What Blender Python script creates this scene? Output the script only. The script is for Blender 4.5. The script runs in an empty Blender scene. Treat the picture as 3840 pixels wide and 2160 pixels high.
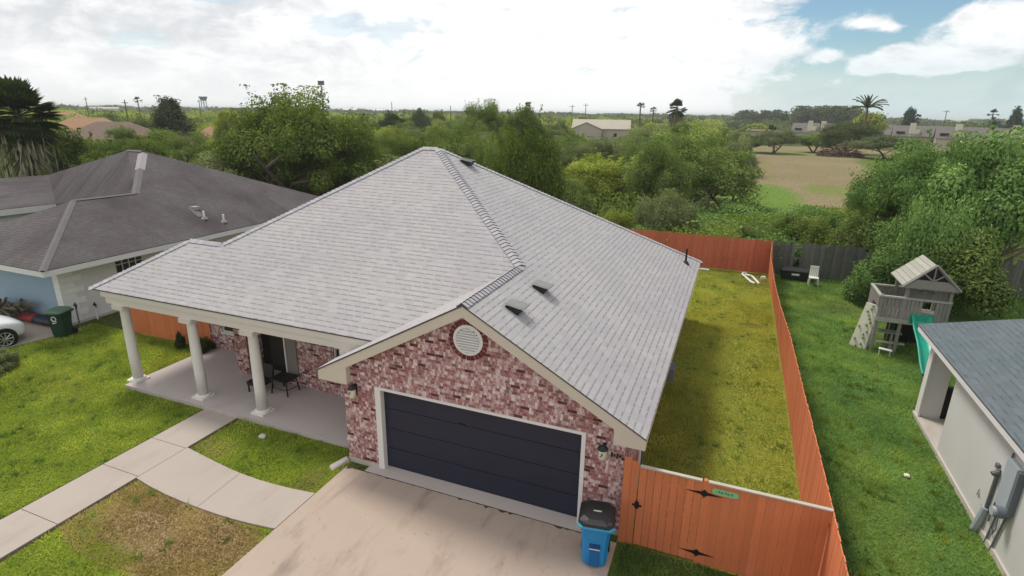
import bpy, bmesh, math, random
import numpy as np
from mathutils import Vector, Matrix
C = bpy.context.scene.collection
scn = bpy.context.scene
R = math.radians
# ------------------------------------------------------------------ camera
CAM = Vector((7.951, -9.561, 8.196))
YAW, PITCH, ROLL = -0.3744, -0.3040, 0.0154
def cam_axes():
    f = Vector((math.sin(YAW)*math.cos(PITCH), math.cos(YAW)*math.cos(PITCH), math.sin(PITCH)))
    r = Vector((math.cos(YAW), -math.sin(YAW), 0)); u = r.cross(f)
    r2 = r*math.cos(ROLL)+u*math.sin(ROLL); u2 = -r*math.sin(ROLL)+u*math.cos(ROLL)
    return r2, u2, f
cr, cu, cf = cam_axes()
cd = bpy.data.cameras.new('camera'); cam = bpy.data.objects.new('camera', cd); C.objects.link(cam)
cam.matrix_world = Matrix(((cr.x, cu.x, -cf.x, CAM.x), (cr.y, cu.y, -cf.y, CAM.y), (cr.z, cu.z, -cf.z, CAM.z), (0, 0, 0, 1)))
cd.sensor_width = 36; cd.lens = 19.688; cd.clip_start = 0.1; cd.clip_end = 9000
scn.camera = cam
# ------------------------------------------------------------------ exposure, sun
scn.view_settings.view_transform = 'Standard'; scn.view_settings.look = 'None'
scn.view_settings.exposure = 0.08; scn.view_settings.gamma = 1.0
SUN_EL, SUN_AZ = R(58), R(-58)          # azimuth from +y towards +x: behind the house, a little left
sd = bpy.data.lights.new('sun', 'SUN'); so = bpy.data.objects.new('sun', sd); C.objects.link(so)
sd.energy = 2.6; sd.angle = R(14); sd.color = (1.0, 0.95, 0.88)
sdir = Vector((math.sin(SUN_AZ)*math.cos(SUN_EL), math.cos(SUN_AZ)*math.cos(SUN_EL), math.sin(SUN_EL)))
so.rotation_euler = sdir.to_track_quat('Z', 'Y').to_euler(); so.location = (0, 0, 60)
scn.cycles.volume_bounces = 2; scn.cycles.max_bounces = 8; scn.cycles.transparent_max_bounces = 8
# ------------------------------------------------------------------ node helper
class G:
    """small wrapper round a node tree"""
    def __init__(s, nt): s.nt = nt; s.n = nt.nodes; s.l = nt.links
    def new(s, t, **k):
        n = s.n.new(t)
        for a, b in k.items(): setattr(n, a, b)
        return n
    def put(s, sock, v):
        if hasattr(v, 'is_output'): s.l.new(v, sock)
        elif isinstance(v, (tuple, list)) and sock.type == 'RGBA' and len(v) == 3: sock.default_value = (*v, 1)
        else: sock.default_value = v
    def m(s, op, a, b=None, c=None, clamp=False):
        n = s.new('ShaderNodeMath', operation=op, use_clamp=clamp); s.put(n.inputs[0], a)
        if b is not None: s.put(n.inputs[1], b)
        if c is not None: s.put(n.inputs[2], c)
        return n.outputs[0]
    def mix(s, f, a, b, blend='MIX'):
        n = s.new('ShaderNodeMix', data_type='RGBA', blend_type=blend); s.put(n.inputs[0], f); s.put(n.inputs[6], a); s.put(n.inputs[7], b)
        return n.outputs[2]
    def noise(s, vec, scale, detail=3, rough=.55, dist=0):
        n = s.new('ShaderNodeTexNoise'); s.put(n.inputs['Scale'], scale); n.inputs['Detail'].default_value = detail
        n.inputs['Roughness'].default_value = rough; n.inputs['Distortion'].default_value = dist
        if vec is not None: s.put(n.inputs['Vector'], vec)
        return n.outputs[0]
    def white(s, x, y=0.0):
        n = s.new('ShaderNodeTexWhiteNoise', noise_dimensions='2D'); c = s.new('ShaderNodeCombineXYZ'); s.put(c.inputs[0], x); s.put(c.inputs[1], y)
        s.l.new(c.outputs[0], n.inputs['Vector']); return n.outputs[0]
    def step(s, x, a, b):
        n = s.new('ShaderNodeMapRange', interpolation_type='SMOOTHSTEP'); s.put(n.inputs[0], x); n.inputs[1].default_value = a; n.inputs[2].default_value = b
        return n.outputs[0]
    def sep(s, v):
        n = s.new('ShaderNodeSeparateXYZ'); s.put(n.inputs[0], v); return n.outputs
    def vec(s, x, y, z=0.0):
        n = s.new('ShaderNodeCombineXYZ'); s.put(n.inputs[0], x); s.put(n.inputs[1], y); s.put(n.inputs[2], z); return n.outputs[0]
    def uv(s): return s.new('ShaderNodeTexCoord').outputs['UV']
    def pos(s): return s.new('ShaderNodeNewGeometry').outputs['Position']
    def obj(s): return s.new('ShaderNodeTexCoord').outputs['Object']
    def isl(s): return s.new('ShaderNodeNewGeometry').outputs['Random Per Island']
    def rnd(s): return s.new('ShaderNodeObjectInfo').outputs['Random']
    def bump(s, h, strength=.3, dist=.02):
        n = s.new('ShaderNodeBump'); n.inputs['Strength'].default_value = strength; n.inputs['Distance'].default_value = dist; s.l.new(h, n.inputs['Height']); return n.outputs[0]
# ------------------------------------------------------------------ world: nishita sky seen between procedural clouds
w = bpy.data.worlds.new('World'); scn.world = w; w.use_nodes = True
g = G(w.node_tree); g.n.clear()
sky = g.new('ShaderNodeTexSky', sky_type='NISHITA'); sky.sun_disc = False; sky.sun_elevation = SUN_EL; sky.sun_rotation = SUN_AZ
sky.air_density = 1.0; sky.dust_density = 0.6; sky.ozone_density = 2.0
b1 = g.new('ShaderNodeBackground'); g.l.new(g.mix(1.0, sky.outputs[0], (0.90, 1.06, 1.06), 'MULTIPLY'), b1.inputs[0]); b1.inputs[1].default_value = 0.095
d = g.new('ShaderNodeTexCoord').outputs['Generated']; X, Y, Z = g.sep(d)
AZ = g.m('MULTIPLY', g.m('ARCTAN2', X, Y), 57.2958); EL = g.m('MULTIPLY', g.m('ARCSINE', Z), 57.2958)
cl = g.vec(g.m('MULTIPLY', AZ, .075), g.m('MULTIPLY', EL, .13), 0.0)
n1 = g.noise(cl, 2.3, 10, .64, .35); n2 = g.noise(g.vec(g.m('MULTIPLY', AZ, .07), g.m('MULTIPLY', EL, .15), 7.3), 2.6, 9, .64, .3)
def blob(a, e, ra, re, k):
    da = g.m('DIVIDE', g.m('SUBTRACT', AZ, a), ra); de = g.m('DIVIDE', g.m('SUBTRACT', EL, e), re)
    q = g.m('ADD', g.m('MULTIPLY', da, da), g.m('MULTIPLY', de, de))
    return g.m('MULTIPLY', g.m('POWER', 2.718, g.m('MULTIPLY', q, -1.0)), k)
cov = g.m('SUBTRACT', .98, g.m('MULTIPLY', g.step(AZ, -5.0, 6.5), .92))        # solid overcast except to the right
cov = g.m('ADD', cov, g.m('MULTIPLY', g.step(AZ, 40.0, 70.0), .7))
for bb in ((16.6, 6.0, 3.0, 1.5, 1.1), (19.8, 6.6, 3.0, 1.5, 1.0), (14.8, 7.6, .9, .9, .7), (10.9, 4.6, 1.5, .8, 1.7), (8.6, 4.0, 1.3, .7, 1.5), (13.0, 4.0, 2.2, .7, 1.5), (16.0, 4.1, 2.0, .6, 1.2), (6.0, 4.9, 1.4, .7, 1.0), (8.3, 7.3, 1.6, .5, .6), (10, 6.9, .9, .4, .6), (3.0, 6.0, 3.2, 2.0, .55), (7.5, 2.9, 5, .5, .35),
           (-49, 9.0, 5.0, .9, -.52), (-36, 7.0, 6.0, 1.2, -.50), (-30.0, 5.4, 4.5, .8, -.32), (-12, 8.8, 2.4, 1.0, -.20), (-54, 5.0, 2.5, .7, -.33), (-18.5, 6.5, 2.0, .9, -.25)):
    cov = g.m('ADD', cov, blob(*bb))
mask = g.step(g.m('ADD', cov, g.m('MULTIPLY', g.m('SUBTRACT', n1, .5), 2.5)), .22, .78)
mask = g.m('MAXIMUM', mask, g.m('MULTIPLY', g.m('SUBTRACT', 1.0, g.step(AZ, -9.0, 3.0)), .66))
hz = g.m('SUBTRACT', 1.0, g.step(EL, 0.0, 7.5))
mask = g.m('MAXIMUM', mask, g.m('MULTIPLY', g.m('POWER', hz, 1.6), .80))
shade = g.step(g.m('ADD', n2, g.m('MULTIPLY', g.step(AZ, -30.0, -55.0), .10)), .40, .75)
shade = g.m('MULTIPLY', shade, g.m('MULTIPLY_ADD', g.step(g.m('ABSOLUTE', g.m('ADD', AZ, 16.0)), 6.0, 26.0), .75, .25))
cc = g.mix(shade, (1.02, 1.02, 1.02), (0.68, 0.705, 0.735))
cc = g.mix(g.m('MULTIPLY', hz, .7), cc, g.mix(g.step(AZ, -6.0, 8.0), (0.97, 0.97, 0.97), (0.50, 0.70, 0.80)))
b2 = g.new('ShaderNodeBackground'); g.l.new(cc, b2.inputs[0]); b2.inputs[1].default_value = 1.0
mx = g.new('ShaderNodeMixShader'); g.l.new(mask, mx.inputs[0]); g.l.new(b1.outputs[0], mx.inputs[1]); g.l.new(b2.outputs[0], mx.inputs[2])
wo = g.new('ShaderNodeOutputWorld'); g.l.new(mx.outputs[0], wo.inputs[0])
# ------------------------------------------------------------------ materials
def M(name, col=(.5, .5, .5), rough=.8, spec=.3, var=.08, vscale=6.0, bump=0.0, bscale=60.0, metal=0.0, isl=0.0):
    m = bpy.data.materials.new(name); m.use_nodes = True; g = G(m.node_tree); b = g.n['Principled BSDF']
    b.inputs['Roughness'].default_value = rough; b.inputs['Specular IOR Level'].default_value = spec; b.inputs['Metallic'].default_value = metal
    p = g.obj(); c = col
    f = g.m('MULTIPLY_ADD', g.noise(p, vscale, 4), 2*var, 1-var)
    if isl: f = g.m('MULTIPLY', f, g.m('MULTIPLY_ADD', g.isl(), 2*isl, 1-isl))
    hsv = g.new('ShaderNodeHueSaturation'); g.put(hsv.inputs['Color'], col); g.l.new(f, hsv.inputs['Value']); g.l.new(hsv.outputs[0], b.inputs['Base Color'])
    if bump: g.l.new(g.bump(g.noise(p, bscale, 4), bump, .01), b.inputs['Normal'])
    return m
def base(name, rough=.9, spec=.2):
    m = bpy.data.materials.new(name); m.use_nodes = True; g = G(m.node_tree); b = g.n['Principled BSDF']
    b.inputs['Roughness'].default_value = rough; b.inputs['Specular IOR Level'].default_value = spec
    return m, g, b
def shingle(name, col, dash, row=.143, tab=.20, keep=.5, dstr=.75, tint=(.9, .85, .95), stain=0.0, stain_col=(.03, .03, .03), tone=.16):
    m, g, b = base(name, .92, .15)
    u, v, _ = g.sep(g.uv()); vr = g.m('DIVIDE', v, row); rw = g.m('FLOOR', vr); fv = g.m('FRACT', vr)
    un = g.m('ADD', g.m('DIVIDE', u, tab), g.m('MULTIPLY', g.white(rw, 3.7), 9.0)); cell = g.m('FLOOR', un); fu = g.m('FRACT', un)
    wn = g.white(cell, rw); wn2 = g.white(g.m('ADD', cell, 31.0), rw)
    line = g.m('SUBTRACT', 1.0, g.step(fv, .14, .30)); on = g.m('MULTIPLY', g.m('GREATER_THAN', wn, keep), g.m('LESS_THAN', g.m('ABSOLUTE', g.m('SUBTRACT', fu, .5)), g.m('MULTIPLY_ADD', wn2, .22, .27)))
    weak = g.m('MULTIPLY', g.m('SUBTRACT', 1.0, g.step(fv, .04, .14)), .35)
    dk = g.m('MAXIMUM', g.m('MULTIPLY', g.m('MULTIPLY', line, on), dstr), weak)  # dark granule bands, with the shadow under tab edges painted in
    joint = g.m('MULTIPLY', g.m('LESS_THAN', fu, .06), g.m('MULTIPLY', g.m('GREATER_THAN', wn2, .55), .28))
    dk = g.m('MAXIMUM', dk, joint)
    big = g.noise(g.pos(), .35, 3); fine = g.noise(g.pos(), 45.0, 2)
    c = g.mix(g.step(big, .35, .7), col, tuple(a*t for a, t in zip(col, tint)))
    val = g.m('ADD', g.m('MULTIPLY_ADD', wn2, tone, 1-tone/2), g.m('MULTIPLY_ADD', fine, .24, -.12))
    c = g.mix(1.0, c, g.vec(val, val, val), 'MULTIPLY')
    c = g.mix(dk, c, dash)
    if stain:
        st = g.noise(g.vec(g.m('MULTIPLY', u, 1.0), g.m('MULTIPLY', v, .35)), .5, 5, .6)
        c = g.mix(g.m('MULTIPLY', g.step(st, .45, .75), stain), c, stain_col)
    g.l.new(c, b.inputs['Base Color'])
    h = g.m('SUBTRACT', g.m('SUBTRACT', 1.0, fv), dk)
    g.l.new(g.bump(h, .35, .012), b.inputs['Normal'])
    return m
def brick(name):
    m, g, b = base(name, .9, .15)
    u, v, _ = g.sep(g.uv()); H, W = .073, .205
    vr = g.m('DIVIDE', v, H); rw = g.m('FLOOR', vr); fv = g.m('FRACT', vr)
    un = g.m('ADD', g.m('DIVIDE', u, W), g.m('ADD', g.m('MULTIPLY', g.m('MODULO', rw, 2.0), .5), g.m('MULTIPLY', g.white(rw, 5.0), .2))); cell = g.m('FLOOR', un); fu = g.m('FRACT', un)
    w1 = g.white(cell, rw); w2 = g.white(g.m('FLOOR', g.m('MULTIPLY', un, 2.0)), g.m('ADD', rw, 11.0)); w3 = g.white(g.m('FLOOR', g.m('MULTIPLY', un, 4.0)), g.m('ADD', rw, 29.0))
    p = g.vec(u, g.m('MULTIPLY', v, 1.5), 0.0); sm = g.noise(p, 22.0, 5, .75); sm2 = g.noise(p, 62.0, 3, .65); big = g.noise(p, 1.3, 3)
    red = g.mix(w2, (.27, .095, .095), (.37, .16, .155))
    sel = g.m('ADD', g.m('ADD', g.m('MULTIPLY_ADD', w3, .20, -.10), g.m('MULTIPLY_ADD', sm2, .75, g.m('MULTIPLY_ADD', sm, .55, -.15))), g.m('ADD', g.m('MULTIPLY_ADD', w2, .16, -.08), g.m('MULTIPLY_ADD', big, .2, -.10)))
    c = g.mix(g.step(sel, .42, .66), red, g.mix(w3, (.58, .44, .43), (.78, .65, .63)))
    blot = g.step(g.noise(p, 40.0, 4, .7), .58, .66); c = g.mix(g.m('MULTIPLY', blot, .8), c, (.11, .042, .042))
    dark = g.m('MAXIMUM', g.m('GREATER_THAN', w1, .93), g.m('MULTIPLY', g.m('GREATER_THAN', w2, .935), .8)); c = g.mix(g.m('MULTIPLY', dark, .93), c, g.mix(sm, (.075, .018, .02), (.115, .03, .03)))
    mort = g.m('MAXIMUM', g.m('LESS_THAN', fv, .12), g.m('LESS_THAN', fu, .045))
    c = g.mix(g.m('MULTIPLY', mort, g.m('MULTIPLY_ADD', dark, .3, .35)), c, g.mix(sm, (.34, .24, .22), (.62, .52, .49)))
    g.l.new(c, b.inputs['Base Color'])
    h = g.m('ADD', g.m('MULTIPLY', mort, -1.0), g.m('MULTIPLY', sm2, .5)); g.l.new(g.bump(h, .5, .008), b.inputs['Normal'])
    return m
def concrete(name, col, stain=(.20, .15, .12), amt=.5, streak=None):
    m, g, b = base(name, .88, .25); p = g.pos(); x, y, z = g.sep(p)
    c = g.mix(g.noise(p, .5, 4), tuple(a*.9 for a in col), tuple(min(1, a*1.1) for a in col))
    st = g.step(g.noise(g.vec(g.m('MULTIPLY', x, 1.6), g.m('MULTIPLY', y, .45), 2.0), 1.1, 6, .62, .4), .50, .80); c = g.mix(g.m('MULTIPLY', st, amt), c, stain)
    fi = g.m('MULTIPLY_ADD', g.noise(p, 70.0, 3), .22, .89); c = g.mix(1.0, c, g.vec(fi, fi, fi), 'MULTIPLY')
    sp = g.step(g.noise(p, 9.0, 3), .66, .74); c = g.mix(g.m('MULTIPLY', sp, .35), c, stain)
    g.l.new(c, b.inputs['Base Color']); g.l.new(g.bump(g.noise(p, 90.0, 3), .15, .004), b.inputs['Normal'])
    return m
def turf(name, cols, scale=.5, fine=26.0, dry=None, bumpd=.05):
    """lawn: patches of two or three greens, a blade-scale mottle and optional dry ((x,y,rx,ry,colour,strength), ...)"""
    m, g, b = base(name, 1.0, .05); p = g.pos(); x, y, z = g.sep(p)
    n = g.noise(p, scale, 5, .6); c = g.mix(g.step(n, .35, .65), cols[0], cols[1])
    n2 = g.noise(p, scale*3.3, 5, .65); c = g.mix(g.m('MULTIPLY', g.step(n2, .52, .72), .75), c, cols[2])
    for (a, e, ra, re, col, k) in (dry or ()):
        da = g.m('DIVIDE', g.m('SUBTRACT', x, a), ra); de = g.m('DIVIDE', g.m('SUBTRACT', y, e), re)
        q = g.m('ADD', g.m('ADD', g.m('MULTIPLY', da, da), g.m('MULTIPLY', de, de)), g.m('MULTIPLY', g.m('SUBTRACT', g.noise(p, 1.3, 5, .65), .5), 1.6))
        c = g.mix(g.m('MULTIPLY', g.m('SUBTRACT', 1.0, g.step(q, .45, 1.15)), k), c, col)
    f = g.noise(p, fine, 4, .7); f2 = g.noise(p, fine*.28, 3, .6)
    v = g.m('ADD', g.m('MULTIPLY_ADD', g.step(f, .3, .7), .8, .55), g.m('MULTIPLY_ADD', f2, .5, -.25)); c = g.mix(1.0, c, g.vec(v, v, v), 'MULTIPLY')
    g.l.new(c, b.inputs['Base Color']); g.l.new(g.bump(g.m('ADD', f, f2), .6, bumpd), b.inputs['Normal'])
    return m
def leaf(name, col, col2, trans=.27):
    m = bpy.data.materials.new(name); m.use_nodes = True; g = G(m.node_tree); g.n.clear()
    at = g.new('ShaderNodeAttribute', attribute_name='tint').outputs['Fac']
    c = g.mix(at, col, col2); r = g.m('MULTIPLY_ADD', g.rnd(), .5, .74)
    c = g.mix(1.0, c, g.vec(r, g.m('MULTIPLY_ADD', r, .9, .1), r), 'MULTIPLY')
    d1 = g.new('ShaderNodeBsdfDiffuse'); g.l.new(c, d1.inputs[0]); t = g.new('ShaderNodeBsdfTranslucent'); g.l.new(g.mix(1.0, c, (1.1, 1.15, .5), 'MULTIPLY'), t.inputs[0])
    ms = g.new('ShaderNodeMixShader'); ms.inputs[0].default_value = trans; g.l.new(d1.outputs[0], ms.inputs[1]); g.l.new(t.outputs[0], ms.inputs[2])
    o = g.new('ShaderNodeOutputMaterial'); g.l.new(ms.outputs[0], o.inputs[0]); return m
def blade(name, col, col2, trans=.45, sc=.7):
    m = leaf(name, col, col2, trans); g = G(m.node_tree); at = [n for n in g.n if n.type == 'ATTRIBUTE'][0]; mx = [n for n in g.n if n.type == 'MIX'][0]
    for n in list(g.n):
        if n.type == 'MIX' and n.blend_type == 'MIX': mx = n
    p = g.pos(); f = g.m('ADD', g.m('MULTIPLY', at.outputs['Fac'], .45), g.m('MULTIPLY_ADD', g.step(g.noise(p, sc, 6, .65), .36, .66), .85, -.18), clamp=True)
    g.l.new(f, mx.inputs[0]); return m
def boards(name, col, isl=.14, var=.22):
    m, g, b = base(name, .85, .12); p = g.obj(); x, y, z = g.sep(p); q = g.vec(g.m('MULTIPLY', x, 22.0), g.m('MULTIPLY', y, 22.0), g.m('MULTIPLY', z, 1.5))
    n = g.noise(q, 1.0, 5, .65); f = g.m('MULTIPLY_ADD', n, 2*var, 1-var); f = g.m('MULTIPLY', f, g.m('MULTIPLY_ADD', g.isl(), 2*isl, 1-isl)); f = g.m('MULTIPLY', f, g.m('MULTIPLY_ADD', g.noise(p, .8, 3), .3, .85))
    c = g.mix(1.0, col, g.vec(f, f, f), 'MULTIPLY'); cr = g.step(n, .66, .72); c = g.mix(g.m('MULTIPLY', cr, .45), c, tuple(a*.3 for a in col))
    fade = g.step(g.noise(p, 1.7, 4), .55, .75); c = g.mix(g.m('MULTIPLY', fade, .25), c, tuple(min(1, a*1.1+.05) for a in col))
    g.l.new(c, b.inputs['Base Color']); g.l.new(g.bump(n, .25, .006), b.inputs['Normal']); return m
def glassy(name, col, rough=.12):
    m, g, b = base(name, rough, .6); g.put(b.inputs['Base Color'], col); return m

m_roof = shingle('grey_shingles', (.415, .395, .387), (.17, .16, .16), row=.150, tab=.27, keep=.24, dstr=.62, tint=(.93, .91, .96), tone=.12, stain=.30, stain_col=(.325, .305, .305))
m_cap = M('cap_shingles', (.40, .385, .40), .92, .1, .10, 9, .2, 80, isl=.10)
m_rooflt = shingle('brown_shingles', (.118, .106, .105), (.045, .04, .042), keep=.40, dstr=.6, tint=(.78, .70, .74), stain=.72, stain_col=(.042, .038, .038))
m_roofrt = shingle('blue_grey_shingles', (.125, .145, .155), (.06, .07, .078), tab=.30, keep=.55, dstr=.6, tint=(.85, .95, .95))
m_edge = M('dark_drip_edge', (.075, .07, .07), .6, .3)
m_brick = brick('whitewashed_brick')
m_ring = M('dark_red_brick', (.16, .04, .038), .9, .1, .25, 20, .3, 60, isl=.35)
m_trim = M('beige_trim', (.60, .52, .43), .65, .3, .06, 2.0)
m_beam = M('cream_trim', (.64, .58, .52), .65, .3, .06, 1.5)
m_white = M('white_paint', (.72, .69, .66), .55, .35, .05, 2)
m_col = M('column_paint', (.74, .70, .66), .6, .3, .06, 2, .05, 30)
m_door = M('navy_garage_paint', (.017, .019, .038), .50, .4, .22, 1.6, .12, 45)
m_dark = M('dark_brown_paint', (.014, .011, .010), .5, .3)
m_black = M('black_plastic', (.016, .016, .017), .45, .4, .1, 4)
m_blackm = M('black_metal', (.012, .012, .012), .5, .4)
m_glass = glassy('window_glass', (.02, .022, .025))
m_soff = M('soffit_paint', (.55, .50, .44), .8, .2)
m_slab = concrete('porch_concrete', (.49, .43, .405), (.30, .26, .24), .35)
m_drive = concrete('driveway_concrete', (.42, .330, .268), (.18, .135, .11), .88)
m_walk = concrete('walkway_concrete', (.41, .355, .305), (.28, .22, .18), .45)
m_apron = concrete('apron_concrete', (.49, .43, .40), (.35, .29, .26), .3)
m_found = concrete('foundation_concrete', (.50, .45, .40), (.3, .26, .22), .4)
m_orange = boards('orange_stained_boards', (.60, .19, .085), .085, .16)
m_orange2 = boards('faded_orange_boards', (.47, .135, .08), .11, .24)
m_capw = M('pale_weathered_cap', (.46, .41, .34), .85, .15, .12, 5)
m_greyw = boards('weathered_grey_boards', (.135, .135, .122), .28, .35)
m_playw = M('weathered_play_wood', (.245, .23, .21), .9, .1, .15, 6, .2, 40, isl=.12)
m_playp = M('pale_play_wood', (.36, .355, .30), .9, .1, .2, 9, isl=.1)
m_green = M('green_bin_plastic', (.018, .05, .028), .5, .35, .1, 5)
m_greenl = M('green_bin_lid', (.10, .17, .11), .6, .3, .12, 5)
m_blue = M('blue_bin_plastic', (.018, .24, .55), .45, .4, .06, 4)
m_bluel = M('pale_blue_plastic', (.06, .36, .55), .45, .4, .05, 4)
m_stucco = M('pale_grey_stucco', (.56, .56, .54), .9, .15, .07, 1.3, .25, 120)
m_bluew = M('pale_blue_siding', (.30, .40, .49), .85, .15, .07, .8)
m_nbw = M('dirty_white_brick', (.66, .645, .62), .9, .12, .12, 1.2, .3, 25)
m_quoin = M('white_quoin', (.78, .77, .75), .85, .15, .1, 4, .2, 20)
m_fasc = M('white_fascia', (.66, .65, .63), .7, .25, .06, 2)
m_pvc = M('white_pvc', (.75, .74, .68), .4, .4, .05, 5)
m_teal = M('teal_slide_plastic', (.015, .33, .22), .35, .45, .06, 3)
m_red = M('red_paint', (.28, .02, .025), .5, .4)
m_navy = M('navy_paint', (.02, .022, .05), .5, .4)
m_car = M('white_car_paint', (.75, .76, .76), .22, .6, .01, 1)
m_tyre = M('black_rubber', (.018, .018, .018), .85, .2)
m_rim = M('alloy_rim', (.42, .43, .43), .35, .5, .05, 5, metal=.6)
m_light = glassy('headlight_glass', (.38, .40, .42), .15)
m_box = M('grey_electrical_box', (.36, .41, .44), .55, .35, .06, 3)
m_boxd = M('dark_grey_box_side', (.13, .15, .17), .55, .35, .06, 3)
m_pipe = M('grey_conduit', (.14, .145, .15), .6, .3)
m_cream = M('cream_lamp_glass', (.66, .60, .46), .4, .4)
m_bark = M('bark', (.13, .10, .075), .95, .1, .3, 8, .4, 20)
m_barkp = M('pale_bark', (.24, .21, .165), .95, .1, .3, 8, .4, 20)
m_tan = M('tan_tile_roof', (.36, .22, .13), .9, .1, .2, 1.2)
m_tan2 = M('brown_far_roof', (.19, .14, .11), .9, .1, .2, 1.2)
m_greyr = M('grey_far_roof', (.16, .145, .135), .9, .1, .15, 1)
m_beiger = M('beige_far_roof', (.43, .39, .31), .9, .1, .1, .8)
m_farw = M('far_wall', (.46, .40, .32), .9, .1, .1, .6)
m_chim = M('cream_chimney', (.66, .62, .50), .9, .1, .06, 1)
m_brush = M('dry_brush_twigs', (.115, .075, .062), .95, .05, .3, 3, isl=.35)
m_dead = M('dead_palm_frond', (.235, .215, .135), .95, .05, .2, 3, isl=.35)
m_stone = M('pale_stone', (.52, .47, .42), .9, .1, .15, 6, .3, 30)
m_sign = M('green_sign', (.26, .52, .27), .5, .3, .05, 4)
m_tarp = M('olive_tarp', (.12, .105, .07), .85, .2, .3, 5)
LEAF = {
 'mid': leaf('leaf_mid', (.095, .145, .038), (.300, .375, .115)), 'deep': leaf('leaf_deep', (.065, .100, .024), (.235, .300, .070)),
 'sage': leaf('leaf_sage', (.110, .140, .062), (.310, .350, .165)), 'lime': leaf('leaf_lime', (.170, .220, .038), (.440, .490, .100)),
 'dark': leaf('leaf_dark', (.042, .064, .026), (.125, .160, .062)), 'rich': leaf('leaf_rich', (.085, .150, .046), (.270, .410, .130)),
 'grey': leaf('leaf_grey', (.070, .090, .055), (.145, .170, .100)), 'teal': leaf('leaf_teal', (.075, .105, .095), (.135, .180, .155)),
}
m_frond = leaf('palm_frond', (.055, .08, .03), (.16, .20, .08), .25)
m_blade = blade('grass_blade', (.15, .23, .05), (.52, .58, .14), .5)
m_bladey = blade('yellow_grass_blade', (.25, .29, .06), (.56, .55, .14), .5)
m_bladeg = blade('deep_grass_blade', (.11, .205, .06), (.40, .52, .17), .5)
m_bladeb = blade('dry_grass_blade', (.38, .27, .14), (.68, .53, .33), .5)
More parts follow.
